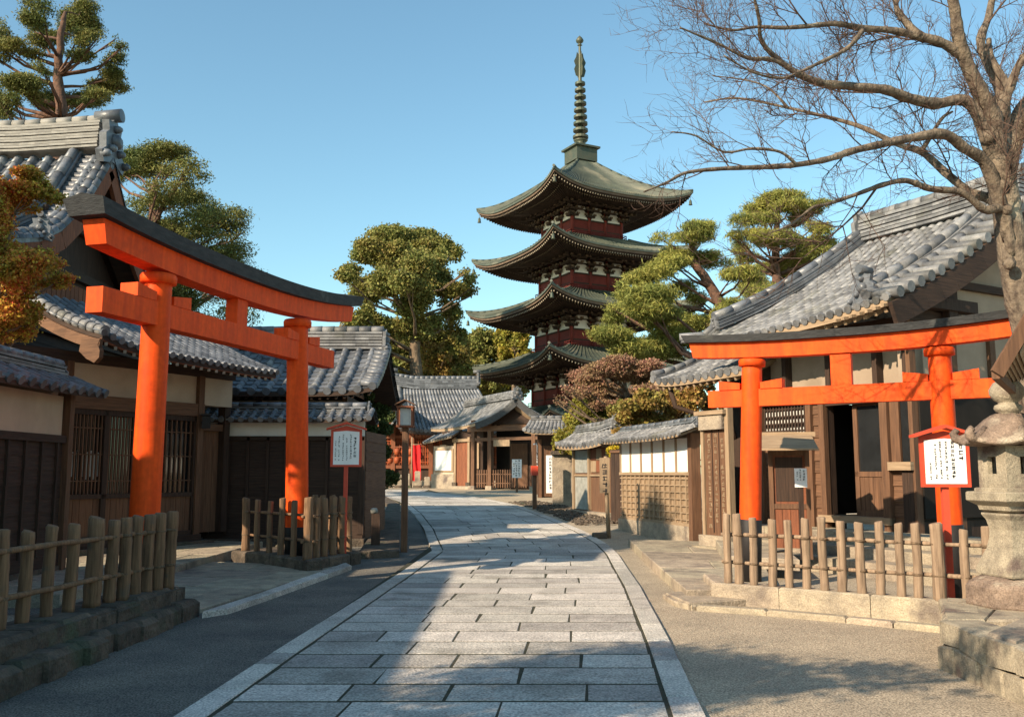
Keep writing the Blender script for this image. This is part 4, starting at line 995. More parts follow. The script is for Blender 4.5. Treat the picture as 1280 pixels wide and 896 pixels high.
# left bay: boards, small lattice window
bx(M['dwood'], 0, sD0, 0, zl, -.2, -.02, 'wall_core')
mb = MB(); clapboard(mb, a, u, n, 0, sP, zf - .1, 2.3, 0, .19, .025); mb.build('boarding', M['mwoodh'], root)
fr = MB(); wallbox(fr, a, u, n, 0, sP, 2.28, 2.36, 0, .07); fo = fr.build('window', M['dwood'], root)
mb = MB(); wallbox(mb, a, u, n, .05, sP, 2.36, 2.9, -.01, .0); mb.build('pane', M['dark'], fo)
mb = MB()
for k in range(14):
    for j in range(3): s = lerp(.1, sP - .08, (k + .5) / 14); z_ = 2.44 + j * .16; wallbox(mb, a, u, n, s - .035, s + .035, z_ - .045, z_ + .045, .004, .01)
mb.build('paper_squares', M['shoji'], fo)
mb = MB(); lattice(mb, a, u, n, .05, sP, 2.36, 2.92, .01, 15, 4, .03, .03); mb.build('lattice', M['dwood'], fo)
for s in (0.0, sP + .02, sD0 - .05): bx(M['mwood'], s - .06, s + .06, .5, zl, -.02, .1, 'post')
mb = MB(); clapboard(mb, a, u, n, sP + .08, sD0 - .1, zf - .1, zl, 0, .22, .03); mb.build('boarding', M['mwoodh'], root)
# doorway: dark interior, open panelled door inside, sill
bx(M['dwoodh'], sD0 - .1, sD1 + .1, zl - .08, zl, -.1, .04, 'door_head'); bx(M['lwoodh'], sD0 - .15, sD1 + .15, zf - .12, zf, -.1, .16, 'door_sill')
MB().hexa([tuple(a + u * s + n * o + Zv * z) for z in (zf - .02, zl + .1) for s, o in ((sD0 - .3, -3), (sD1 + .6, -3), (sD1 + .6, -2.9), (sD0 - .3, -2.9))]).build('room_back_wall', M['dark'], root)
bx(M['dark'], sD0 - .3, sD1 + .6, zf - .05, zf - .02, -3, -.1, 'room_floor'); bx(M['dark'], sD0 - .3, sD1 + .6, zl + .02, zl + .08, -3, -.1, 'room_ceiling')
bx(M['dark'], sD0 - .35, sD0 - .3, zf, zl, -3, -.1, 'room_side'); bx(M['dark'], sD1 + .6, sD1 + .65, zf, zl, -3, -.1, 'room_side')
dm = lerp(sD0, sD1, .40)
fr = MB()
for q in ((dm, dm + .09, zf, zl), (sD1 - .1, sD1, zf, zl), (dm, sD1, zf, zf + .1), (dm, sD1, 1.55, 1.64), (dm, sD1, zl - .12, zl)): wallbox(fr, a, u, n, q[0], q[1], q[2], q[3], -.16, -.11)
dr_ = fr.build('door', M['mwood'], root)
mb = MB(); vboards(mb, a, u, n, dm + .09, sD1 - .1, zf + .1, 1.55, -.15, .1, .02); mb.build('lower_panel', M['mwood'], dr_)
mb = MB(); wallbox(mb, a, u, n, dm + .09, sD1 - .1, 1.64, zl - .12, -.15, -.14); mb.build('pane', M['glass'], dr_)
# right bay, lit post and window
for s in (sD1 + .07,): bx(M['mwood'], s - .07, s + .08, .5, zl, -.1, .12, 'post')
bx(M['mwood'], sD1 + .16, sD1 + .34, 1.75, zl, 0, .05, 'side_panel')
bx(M['dwood'], sD1 + .1, L, 0, zl, -.2, -.02, 'wall_core')
bx(M['glass'], sD1 + .36, L, 1.8, zl, -.01, .02, 'side_window'); bx(M['lwoodh'], sD1 + .15, L + .06, 1.66, 1.8, 0, .16, 'window_sill')
mb = MB(); clapboard(mb, a, u, n, sD1 + .15, L, .6, 1.66, 0, .3, .03); mb.build('boarding', M['mwoodh'], root)
for s in (sD1 + .42, L - .02): bx(M['dwood'], s - .05, s + .05, .5, 1.66, 0, .08, 'post')
# gable end wall facing the viewer
ga, gb, gu, gn, GL = frame(WN, WN + nb * (W_ * 2 - 2 * ov))
if gn.dot(d) < 0: gn = -gn
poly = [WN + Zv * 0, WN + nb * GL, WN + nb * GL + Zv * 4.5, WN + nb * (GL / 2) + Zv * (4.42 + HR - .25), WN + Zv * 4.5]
MB().extr(poly, -d * .2).build('gable_wall', M['shade_plaster'], root)
mb = MB()
for z_, h in ((4.2, .2), (zl, .18), (4.9, .14)):
    wallbox(mb, ga, gu, gn, (0 if z_ < 4.5 else 1.2), (GL if z_ < 4.5 else GL - 1.2), z_, z_ + h, .0, .09)
mb.build('gable_beams', M['dwoodh'], root)
for s in (0.0, 1.15, 2.3, 3.5, 5.0): q = MB(); wallbox(q, ga, gu, gn, s - .07, s + .09, 0, 4.3, .0, .08); q.build('gable_post', M['mwood'], root)
mb = MB(); vboards(mb, ga, gu, gn, .1, GL, .5, zl, .01, .2, .03); mb.build('gable_boarding', M['dwood'], root)
q = MB(); wallbox(q, ga, gu, gn, .3, 1.6, 4.42, 4.62, .09, .3); wallbox(q, ga, gu, gn, .85, 1.1, 4.2, 4.9, .09, .25); q.build('gable_brackets', M['dwood'], root)
# gilt lattice panel on the gable wall
gp = P(1231, 530, WN.y + 1.0)
q = MB(); s0 = 1.35
for k in range(7):
    for j in range(3): wallbox(q, ga, gu, gn, s0 + k * .085, s0 + k * .085 + .06, 2.32 + j * .115, 2.32 + j * .115 + .08, .05, .065)
q.build('gilt_panel', M['yellow'], root)
q = MB()
for k in range(4):
    for j in range(4): wallbox(q, ga, gu, gn, s0 + .05 + k * .085, s0 + .05 + k * .085 + .06, 1.5 + j * .15, 1.5 + j * .15 + .1, .05, .065)
q.build('gilt_panel', M['yellow'], root)
# annex pent roof at the far end
pa, pb_ = P(817, 486, 21.2), P(905, 462, 18.6); pb_.z = pa.z = (pa.z + pb_.z) / 2
ps_ = planar(pa, pb_ + (pb_ - pa) * .25, pa + nb * 1.9 + Zv * .85, pb_ + (pb_ - pa) * .25 + nb * 1.9 + Zv * .85, sag=.06, lift=.12, ends=(1, 0), liftpow=4)
tile_roof(ps_, 13, 7, .075).build('pent_roof', M['gtile'], root); deck(ps_, .1).build('pent_roof_deck', M['lwoodh'], root); rafters(ps_, 14, .05, .07, .15, .2, .98).build('pent_rafters', M['lwood'], root)
ridge([Vector(ps_(0, t / 6)) for t in range(7)], .2, .12, 2, .075).build('pent_verge', M['gtile'], root)
mb = MB(); c1 = Vector(ps_(.12, .9)) - Zv * .15; c2 = Vector(ps_(.5, .3)) - Zv * .9
mb.tube([c1, c1 + Vector((.12, 0, -.45)), c1 + Vector((.5, -.1, -.6)), c1 + Vector((1.25, -.3, -.72)), c1 + Vector((1.4, -.3, -1.2))], [.06, .06, .055, .05, .05], 8); mb.build('crooked_strut', M['dwood'], root)
MB().box(tuple(Vector(ps_(.5, 0)) + nb * .6 - Zv * 2.2), (2.4, 1.2, 4.0), math.atan2(d.y, d.x)).build('annex_wall', M['dwood'], root)

# stone platform with slatted deck before the hall
pf_ = thing('stone_platform', 'low pale stone platform and steps in front of the wooden hall', 'platform', tuple(a + n * .8))
mb = MB(); random.seed(82)
for (o0, o1, z1) in ((.0, .75, .62), (.75, 1.25, .42), (1.25, 1.7, .25)):
    s = -.3
    while s < L + 3.2: w_ = rnd(.9, 1.4); wallbox(mb, a, u, n, s + .006, s + w_ - .006, 0, z1 + rnd(-.004, .004), o0, o1 - .004); s += w_
mb.build('steps', M['stone'], pf_)

# carved tall panel between the white wall and the torii
root = thing('carved_board', 'tall weathered board carved with rows of characters left of the right torii', 'notice board', (P(897, 600, 17.6).x, 17.6, .1))
c0_ = P(880, 650, 17.9); c1_ = P(916, 650, 17.2); a2, b2, u2, n2, L2 = frame(c0_, c1_); zt0 = P(897, 537, 17.6).z
def bq(m, s0, s1, z0, z1, o0, o1, name):
    q = MB(); wallbox(q, a2, u2, n2, s0, s1, z0, z1, o0, o1); return q.build(name, m, root)
bq(M['mwood'], .08, L2 - .1, .45, zt0, -.05, 0, 'board'); bq(M['lwood'], 0, .08, .1, zt0 + .3, -.08, .04, 'post'); bq(M['lwood'], L2 - .1, L2, .1, zt0 + .6, -.08, .05, 'post')
bq(M['stone'], .02, L2 - .12, zt0 + .0, zt0 + .28, -.1, .1, 'capital'); bq(M['lwoodh'], -.06, L2 - .04, zt0 + .28, zt0 + .36, -.12, .14, 'top_board'); bq(M['stone'], -.05, L2 + .05, .05, .45, -.15, .1, 'footing')
mb = MB()
glyphs(mb, a2 + u2 * .1 + Zv * .5 + n2 * .003, u2, Zv, L2 - .22, zt0 - .55, [(.18, .97, .03, .085), (.5, .97, .03, .085), (.82, .97, .03, .085)], 5); mb.build('lettering', M['lwood'], root)
mb = MB()
for k in range(2): wallbox(mb, a2, u2, n2, .1 + (L2 - .22) * (k + 1) / 3 - .008, .1 + (L2 - .22) * (k + 1) / 3 + .008, .5, zt0, 0, .015)
mb.build('battens', M['dwood'], root)

# notice cabinet with its little roof
root = thing('notice_cabinet', 'upright wooden notice cabinet with glass window and sloping board roof', 'notice cabinet', (P(992, 640, 14.9).x, 14.9, .2))
c = P(988, 640, 15.0); c.z = 0; ang = R(-14); cu = Vector((math.cos(ang), math.sin(ang), 0)); cn = Vector((cu.y, -cu.x, 0)); cx0 = c - cu * .3; zb_ = .42; ztp = P(988, 562, 15).z
def cb(m, s0, s1, z0, z1, o0, o1, name, par=None):
    q = MB(); wallbox(q, cx0, cu, cn, s0, s1, z0, z1, o0, o1); return q.build(name, m, par or root)
cb(M['rwood'], .0, .6, zb_, ztp, -.3, 0, 'body')
for s in (-.02, .55): cb(M['mwood'], s, s + .07, .25, ztp + .03, -.02, .04, 'post')
dr2 = cb(M['mwood'], .05, .55, ztp - .09, ztp, 0, .03, 'door_frame'); cb(M['mwood'], .05, .55, zb_ + .62, zb_ + .70, 0, .03, 'door_rail', dr2)
cb(M['dwood'], .09, .51, zb_ + .74, ztp - .12, 0, .008, 'pane', dr2)
q = MB(); 
vboards(q, cx0, cu, cn, .05, .55, zb_, zb_ + .62, 0, .13, .015); q.build('lower_panel', M['rwood'], root)
q = MB(); A = cx0 + cu * -.25 + cn * .42 + Zv * (ztp - .02); B = cx0 + cu * .74 + cn * .42 + Zv * (ztp - .02); C = B - cn * .75 + Zv * .26 - cu * .06; D = A - cn * .75 + Zv * .26 + cu * .06; q.hexa([A, B, C, D, A + Zv * .03, B + Zv * .03, C + Zv * .03, D + Zv * .03])
q.build('roof', M['lwoodh'], root); cb(M['lwoodh'], -.15, .75, ztp + .22, ztp + .3, -.4, -.28, 'roof_ridge')
# white paper notice on its stake
p = P(1001, 597, 14.3); root = thing('paper_notice', 'small white paper notice on a thin dark stake before the cabinet', 'notice', (p.x, p.y, .3))
MB().beam((p.x, p.y + .03, .3), (p.x, p.y + .03, p.z + .1), .07, .04, up=(0, 1, 0)).build('stake', M['dwood'], root)
pp = MB().box(tuple(p), (.19, .012, .29)).build('sheet', M['paper'], root); mb = MB(); glyphs(mb, p + Vector((-.095, -.008, -.145)), (1, 0, 0), Zv, .19, .29, [(.75, .85, .3, .035), (.45, .9, .2, .03), (.2, .8, .3, .025)], 9); mb.build('lettering', M['ink'], root)

# ---- white plastered wall with lattice base
random.seed(83)
wA, wB = Vector((X(777, 23.2), 23.2, 0)), Vector((X(863, 19.6), 19.6, 0))
root = thing('lattice_wall', 'garden wall with white plaster panels over wooden lattice and tiled coping on the right', 'garden wall', tuple(wA))
a, b, u, n, L = frame(wA, wB); zg = zt(21.5)
zr_, ze_, zw1, zw0, zb0 = 2.62, 2.38, 2.36, 1.64, .50
q = MB(); wallbox(q, a, u, n, 0, L, 0, 2.36, -.16, 0); q.build('core', M['mwood'], root)
q = MB(); wallbox(q, a, u, n, -.1, L, 0, zb0, -.2, .07); q.build('stone_base', M['stone'], root)
for k in range(6): s0 = L * k / 6 + .04; s1 = L * (k + 1) / 6 - .04; q = MB(); wallbox(q, a, u, n, s0, s1, zw0, zw1, 0, .012); q.build('plaster_panel', M['wplaster'], root)
for k in range(7): s = L * k / 6; q = MB(); wallbox(q, a, u, n, s - .035, s + .035, zw0, zw1, 0, .035); q.build('panel_post', M['lwood'], root)
q = MB(); wallbox(q, a, u, n, 0, L + .05, zw0 - .07, zw0, 0, .07); wallbox(q, a, u, n, 0, L, zb0, zb0 + .06, 0, .06); q.build('rail', M['lwoodh'], root)
q = MB(); vboards(q, a, u, n, 0, L, zb0 + .06, zw0 - .07, 0, .2, .01); q.build('backing_boards', M['lwood'], root)
q = MB(); lattice(q, a, u, n, 0, L, zb0 + .06, zw0 - .07, .012, 14, 7, .035, .04); q.build('lattice', M['lwood'], root)
q = MB(); wallbox(q, a, u, n, L, L + .16, .2, 2.45, -.16, .06); q.build('end_post', M['mwood'], root)
q = MB(); wallbox(q, a, u, Vector((-u.x, -u.y, 0)) * 0 + n, L + .16, L + .55, .35, 1.65, -.45, -.2); q.build('return_panel', M['mwood'], root)
q = MB(); wallbox(q, a, u, n, L + .16, L + .55, 1.65, 2.3, -.45, -.25); q.build('return_plaster', M['wplaster'], root)
# coping: far part straight, curling up at the near end
s1 = planar(a + n * .42 + Zv * ze_ - u * .15, b + n * .42 + Zv * ze_ + u * .35, a - n * .08 + Zv * zr_ - u * .15, b - n * .08 + Zv * zr_ + u * .35, lift=.05, ends=(.3, 1))
s2 = planar(b - n * .6 + Zv * ze_ + u * .35, a - n * .6 + Zv * ze_ - u * .15, b - n * .1 + Zv * zr_ + u * .35, a - n * .1 + Zv * zr_ - u * .15)
mb = tile_roof(s1, 22, 3, .055); tile_roof(s2, 22, 2, .055, mb=mb); mb.build('coping_tiles', M['gtile'], root); deck(s1, .06).build('coping_deck', M['lwoodh'], root); deck(s2, .06).build('coping_deck', M['lwoodh'], root)
ridge([a - n * .09 + Zv * (zr_ - .02) - u * .15, a.lerp(b, .6) - n * .09 + Zv * (zr_ - .02), b - n * .09 + Zv * (zr_ + .01) + u * .1, b - n * .09 + Zv * (zr_ + .1) + u * .38], .18, .1, 2, .06).build('ridge', M['tile'], root)
oni(b + u * .4 - n * .09 + Zv * zr_, u, .3, horn=False).build('ridge_end', M['tile'], root)
# ================================================================== PAGODA
random.seed(91)
PC = Vector((P(727, 300, 75).x, 75, zt(75))); PA = R(17)
root = thing('pagoda', 'five-storied wooden pagoda with upswept green copper roofs and bronze spire', 'pagoda', tuple(PC))
def cdir(k): t = -math.pi / 2 - PA + k * math.pi / 2; return Vector((math.cos(t), math.sin(t), 0))   # k=0 front corner, 1 right, 2 back, 3 left
def P0(k, D, z): return Vector((PC.x, PC.y, 0)) + cdir(k) * D + Zv * z
YL = PC.y + 8.7 * .29
tips = []
for px, py in ((600, 262), (594, 325), (587, 389), (577, 456)):
    q = P(px, py, YL); tips.append(((PC.x - q.x) / .957, q.z))
tips.append((10.6, tips[-1][1] - 4.5))
Dbs = [3.35, 3.6, 3.95, 4.25, 4.6]
LIFT = 1.0
def side(k, D, z_e, Din, z_i, lift, pw=1.25):
    def f(u, v):
        a = P0(k, 1, 0) - Vector((PC.x, PC.y, 0)); b = P0(k + 1, 1, 0) - Vector((PC.x, PC.y, 0)); h = a.lerp(b, u); c = abs(2 * u - 1)
        r = lerp(Din, D * (1 + .035 * c ** 4), v)
        return Vector((PC.x, PC.y, 0)) + h * r + Zv * (lerp(z_i, z_e, 1 - (1 - v) ** pw) + lift * (.25 * c ** 2 + .75 * c ** 4) * v ** 2.2)
    return f
for i, ((D, zt_), Db) in enumerate(zip(tips, Dbs)):
    ze = zt_ - LIFT; top = i == 0
    Din = 1.0 if top else Dbs[i - 1] + .55; zi = P(727, 204, 75).z if top else ze + 1.75
    rf = MB(); ed = MB(); so = MB(); ra = MB(); rt = MB(); hps = []
    for k in range(4):
        f = side(k, D, ze, Din, zi, LIFT, 1.3 if top else 1.2)
        rf.grid(lambda u, v: f(u, v), 32, 10, True)
        for q in range(61):           # standing seams
            u = q / 60; pts = [f(u, v) + Zv * .03 for v in (0, .25, .5, .75, 1)]
            if q % 2 == 0 or top:
                for A, B in zip(pts, pts[1:]): rf.beam(A, B, .05, .07)
        for (ins, z0, z1, mbx) in ((1.0, -.15, .0, rf), (.985, -.32, -.15, ed), (.968, -.46, -.32, so)):
            vs = []; N = 32
            for q in range(N + 1):
                u = q / N; p = f(u, 1); c0_ = Vector((PC.x, PC.y, 0)); h = p - c0_; hz = h.z; h.z = 0; p2 = c0_ + h * ins
                vs += [p2 + Zv * (hz + z0), p2 + Zv * (hz + z1), c0_ + h * (ins - .02) + Zv * (hz + z0)]
            fs = []
            for q in range(N): fs += [(3 * q, 3 * q + 3, 3 * q + 4, 3 * q + 1), (3 * q, 3 * q + 2, 3 * q + 5, 3 * q + 3)]
            mbx.add(vs, fs)
        def sof(u, v): p = f(u, 1); w0 = P0(k, Db, 0).lerp(P0(k + 1, Db, 0), u); w0.z = ze + .15; p = p * 1; p.z -= .43; q_ = w0.lerp(p, v * .965); q_.z += .25 * math.sin(math.pi * v) ; return q_
        so.grid(sof, 24, 5, True)
        for lay, (v0, v1, dz, n_, wd) in enumerate(((.45, .985, -.1, 54, .075), (.05, .66, -.26, 44, .09))):
            for q in range(n_):
                u = (q + .5) / n_; A = sof(u, v0) + Zv * dz; B = sof(u, v1) + Zv * dz; ra.beam(A, B, wd, .1)
                t = (B - A).normalized(); rt.beam(B, B + t * .02, wd * 1.05, .105)
        hp = MB(); hps.append(hp)
        pts = [f(0, t / 10) + Zv * .06 for t in range(11)]
        for A, B in zip(pts, pts[1:]): hp.tube([A, B], .11, 6)
    ro = rf.build('roof', M['copper'], root); [hp.build('hip_rib', M['copper'], ro) for hp in hps]
    ed.build('eave_edge', M['pedge'], ro); so.build('soffit', M['pdark'], ro); ra.build('rafters', M['pdark'], ro); stuff(rt.build('rafter_ends', M['ptip'], ro))
    # body
    zb = (tips[i + 1][1] - LIFT + 1.6) if i < 4 else PC.z + .9
    zw = ze + .3; h1 = zb + (zw - zb) * .44
    q = MB(); q.prism([tuple(P0(k, Db * .97, 0))[:2] for k in range(4)], zb - .8, zw); sto = q.build('storey', M['pdark'], root)
    wl = MB(); pn = MB(); bk = MB(); cl = MB(); rl = MB(); bt = MB()
    for k in range(4):
        A, B = P0(k, Db, 0), P0(k + 1, Db, 0); u_ = (B - A).normalized(); n_ = Vector((u_.y, -u_.x, 0)); L = (B - A).length
        if n_.dot(A - Vector((PC.x, PC.y, 0))) < 0: n_ = -n_
        wallbox(wl, A, u_, n_, .02, L - .02, zb - .3, h1, -.1, .02)
        for (z0, z1, o) in ((h1, h1 + .12, .1), (zb + (h1 - zb) * .45, zb + (h1 - zb) * .45 + .1, .06), (zb - .1, zb + .1, .12)): wallbox(bk, A, u_, n_, 0, L, z0, z1, 0, o)
        for s in range(4):
            x = L * s / 3; MB().tube([A + u_ * x + Zv * (zb - .3), A + u_ * x + Zv * zw], .15, 8).build('column', M['pred'], sto) if s < 3 else None
            # stepped bracket arms over each column
            for st in range(3):
                oo = .25 + .42 * st; zz = h1 + .35 + .38 * st; arm = .42 + .14 * st
                c_ = A + u_ * x + n_ * oo + Zv * zz
                if 0 < s < 3 or True:
                    bk.beam(A + u_ * x + Zv * (zz - .02), c_ + n_ * .15, .16, .2)
                    bk.beam(c_ - u_ * arm, c_ + u_ * arm, .14, .16)
                    for e_ in (-arm, -arm * .0, arm): bt.box(tuple(c_ + u_ * e_ + Zv * .15), (.2, .2, .14), math.atan2(u_.y, u_.x))
            if s < 3:
                x0, x1 = x + .2, L * (s + 1) / 3 - .2; za = h1 + .13; zc_ = h1 + .82
                pn = MB(); pn.extr([A + u_ * a_ + n_ * .03 + Zv * z_ for a_, z_ in ((x0, za), (x1, za), (x1 - .1, zc_ - .2), (x1 - .3, zc_), (x0 + .3, zc_), (x0 + .1, zc_ - .2))], n_ * .04)
                pn.extr([A + u_ * a_ + n_ * .03 + Zv * z_ for a_, z_ in ((x0 + .15, zc_ + .12), (x1 - .15, zc_ + .12), (x1 - .25, zc_ + .36), (x0 + .25, zc_ + .36))], n_ * .04); pn.build('plaster_panel', M['wplaster'], sto)
        for t_ in (.25, .75):      # diagonal corner arms
            pass
        cdk = cdir(k); c_ = P0(k, Db, h1 + .5)
        for st in range(3): bk.beam(c_ + Zv * (.36 * st), c_ + cdk * (.7 + .6 * st) + Zv * (.36 * st), .18, .2)
        ro_ = Db + .42; C_, E__ = P0(k, ro_, 0), P0(k + 1, ro_, 0)
        for z_ in (.12, .34, .52): rl.beam(C_ + Zv * (zb + z_), E__ + Zv * (zb + z_), .05, .05)
        for q_ in range(9): rl.beam(C_.lerp(E__, q_ / 8) + Zv * zb, C_.lerp(E__, q_ / 8) + Zv * (zb + .52), .05, .05, up=(0, 1, 0))
        wallbox(wl, A, u_, n_, -.1, L + .1, zb - .02, zb + .05, 0, .4)
    wl.build('red_walling', M['pred'], sto); bk.build('bracket_work', M['pdark'], sto); stuff(bt.build('bearing_blocks', M['pedge'], sto))
    rl.build('railing', M['pred'], sto)
    for k in range(4):
        f = side(k, D, ze, Din, zi, LIFT); p = f(0, .97) - Zv * .75
        MB().tube([p + Zv * .3, p + Zv * .05], .015, 4).lathe(tuple(p), [(.17, -.38), (.13, -.3), (.11, -.05), (.05, .05)], 8).build('wind_bell', M['bronze'], root)
# podium
MB().prism([tuple(P0(k, 6.5, 0))[:2] for k in range(4)], PC.z - .3, PC.z + .9).build('podium', M['stone'], root)
# finial
zi = P(727, 200, 75).z; sp = thing('x', '', '', (0, 0, 0)); bpy.data.objects.remove(sp)
def pz(y): return P(727, y, 75).z
q = MB(); rz_ = math.atan2(cdir(0).y, cdir(0).x) + math.pi / 4
q.box((PC.x, PC.y, zi + .3), (2.0, 2.0, 1.2), rz_, ch=.03); q.box((PC.x, PC.y, zi + .9), (2.4, 2.4, .16), rz_); q.build('spire_base', M['bronze'], root)
q = MB().lathe((PC.x, PC.y, 0), [(.75, zi + .75), (.7, zi + 1.1), (.45, zi + 1.35), (.3, zi + 1.4), (.55, zi + 1.6), (.62, zi + 1.7), (.2, zi + 1.75), (.16, pz(110)), (.11, pz(60)), (.08, pz(56))], 16).build('spire_pole', M['bronze'], root)
z0, z1 = pz(176), pz(101)
for k in range(9):
    z = lerp(z0, z1, (k + .5) / 9); r_ = lerp(.66, .44, k / 8)
    MB().lathe((PC.x, PC.y, z), [(r_ * .96, -.12), (r_, -.1), (r_, .1), (r_ * .94, .12), (r_ * .3, .1), (r_ * .3, -.1)], 16, smooth=False).build('ring', M['bronze'], root)
q = MB()
for k in range(4):
    a_ = R(20) + k * math.pi / 2; dd = Vector((math.cos(a_), math.sin(a_), 0)); c_ = Vector((PC.x, PC.y, 0)); zz0, zz1 = pz(97), pz(66)
    q.extr([c_ + dd * x + Zv * lerp(zz0, zz1, t) for x, t in ((.1, 0), (.4, .05), (.55, .3), (.42, .45), (.56, .62), (.36, .8), (.28, 1.0), (.1, .9))], Vector((-dd.y, dd.x, 0)) * .04)
q.build('flame_ornament', M['bronze'], root)
q = MB().lathe((PC.x, PC.y, 0), [(.08, pz(58)), (.22, pz(57)), (.1, pz(55.5)), (.12, pz(55)), (.3, pz(53)), (.34, pz(51)), (.22, pz(48)), (.02, pz(45))], 14).build('jewel', M['bronze'], root)

# ================================================================== SHRINE HALL far behind the path
random.seed(92)
Y1 = 53.0
root = thing('worship_hall', 'distant hall with steep dark ribbed tile roof and red front beyond the path end', 'temple hall', (-5, Y1, zt(Y1)))
eL, eR = P(508, 540, Y1 - 2.5), P(604, 545, Y1 - 2.5); ez = eL.z; rL, rR = P(498, 486, Y1 + 1.5), P(596, 480, Y1 + 1.5); rz1 = rL.z
eL = Vector((X(499, Y1 - 2.5), Y1 - 2.5, ez)); eR = Vector((X(640, Y1 - 2.5), Y1 - 2.5, ez)); rL = Vector((rL.x, Y1 + 1.5, rz1)); rR = Vector((rR.x, Y1 + 1.5, rz1))
sf = planar(eL, eR, rL, rR, sag=.3, lift=.25, ends=(1, 0)); tile_roof(sf, 26, 8, .1).build('roof', M['tile'], root); deck(sf, .2).build('roof_deck', M['dwoodh'], root); rafters(sf, 30, .09, .12, .25, .5, .98).build('rafters', M['rwood'], root)
ridge([rL + Vector((-.3, 0, .2)), rL.lerp(rR, .2) , rR], .5, .6, 5, .13).build('ridge', M['tile'], root)
sb = planar((rR.x, Y1 + 6, ez), (rL.x, Y1 + 6, ez), rR, rL, sag=.3); deck(sb, .2).build('back_roof', M['tile'], root)
sl = planar((eL.x - 1.0, Y1 + 5.5, ez), (eL.x - 1.0, Y1 - 2.3, ez), (rL.x + .3, Y1 + 3.4, rz1 - 1.7), (rL.x + .3, Y1 - .2, rz1 - 1.7), sag=.2, lift=.2); tile_roof(sl, 16, 5, .1).build('side_roof', M['gtile'], root); deck(sl, .15).build('side_deck', M['dwoodh'], root)
oni(rL + Vector((-.3, 0, .3)), (-1, 0, 0), .8).build('ridge_end', M['gtile'], root); oni(rR + Vector((.0, 0, .3)), (1, 0, 0), .7).build('ridge_end', M['gtile'], root)
mb = MB(); pts = [Vector(sf(0.0, t / 8)) + Zv * .15 for t in range(9)]
for A, B in zip(pts, pts[1:]): mb.tube([A, B], [.2, .22], 8)
mb.build('descending_ridge', M['gtile'], root)
mb = MB()                     # curved porch gable at the left corner
cx_, cz_ = X(490, 50), P(490, 515, 50).z
for k in range(14):
    t0, t1 = -1 + 2 * k / 14, -1 + 2 * (k + 1) / 14; f_ = lambda t: Vector((cx_ + t * 1.0, 49.6, cz_ + .75 * math.cos(t * math.pi / 2) ** 1.5 + .12 * abs(t) ** 4))
    mb.hexa([f_(t0), f_(t1), f_(t1) + Vector((0, 2.6, 0)), f_(t0) + Vector((0, 2.6, 0)), f_(t0) + Zv * .16, f_(t1) + Zv * .16, f_(t1) + Vector((0, 2.6, .16)), f_(t0) + Vector((0, 2.6, .16))])
mb.build('porch_gable', M['gtile'], root)
MB().extr([(cx_ + t, 49.8, cz_ + .7 * math.cos(t * math.pi / 2) ** 1.5) for t in (-.9, -.6, -.3, 0, .3, .6, .9)], (0, .1, 0)).build('porch_panel', M['pedge'], root)
MB().box((-4.6, Y1 + 2.2, 2.7), (8.6, 5.0, 3.6)).build('body', M['rwood'], root)
a, b, u, n, L = frame((-8.9, Y1 - .35), (-.3, Y1 - .35)); g0 = zt(50)
for k in range(9): q = MB(); wallbox(q, a, u, n, k * L / 8 - .12, k * L / 8 + .12, g0, 4.4, 0, .25); q.build('column', M['rwood'], root)
q = MB()
for z_ in (1.9, 3.6, 4.2): wallbox(q, a, u, n, 0, L, z_, z_ + .18, .02, .2)
q.build('beams', M['rwood'], root)
q = MB(); lattice(q, a, u, n, .3, L - .3, 2.1, 3.6, .02, 60, 5, .05, .05); q.build('lattice', M['orange'], root)
q = MB(); wallbox(q, a, u, n, .3, L - .3, g0, 1.9, .01, .06); q.build('lower_panel', M['dwood'], root)
MB().box((-5, Y1 - 1.2, g0 + .05), (10, 2.4, .5)).build('podium', M['stone'], root)

# banners and offering stands in front
q = P(520.5, 578, 47.5)
root = thing('banner', 'tall red cloth banner hanging on a pole before the distant hall', 'banner', (q.x, 47.5, zt(47.5)))
mb = MB(); hh = P(520, 556, 47.5).z; lo_ = P(520, 601, 47.5).z
mb.grid(lambda u_, v_: Vector((q.x - .2 + .42 * u_ + .02 * math.sin(v_ * 9), 47.5 + .06 * math.sin(u_ * 9 + v_ * 4), lerp(lo_, hh, v_))), 10, 12); mb.build('cloth', M['banner'], root)
MB().tube([(q.x - .24, 47.5, zt(47)), (q.x - .24, 47.5, hh + .4)], .03, 6).build('pole', M['lwood'], root); MB().tube([(q.x - .3, 47.5, hh + .02), (q.x + .28, 47.5, hh + .02)], .02, 6).build('crossbar', M['lwood'], root)
q = P(497, 575, 48.5)
root = thing('lantern_rack', 'row of orange festival lanterns on a rack left of the red banner', 'lantern rack', (q.x, 48.5, zt(48)))
for k in range(5):
    for j in range(2):
        MB().lathe((q.x - .75 + k * .36, 48.5, 2.3 + j * .45), [(.07, -.19), (.14, -.12), (.16, 0), (.14, .12), (.07, .19)], 10).build('lantern', M['orange'], root)
mb = MB()
for s in (-1, 1): mb.box((q.x + s * 1.0, 48.6, 1.9), (.08, .08, 2.4))
for z_ in (2.55, 3.0): mb.box((q.x, 48.6, z_), (2.1, .06, .06))
mb.build('rack', M['rwood'], root)
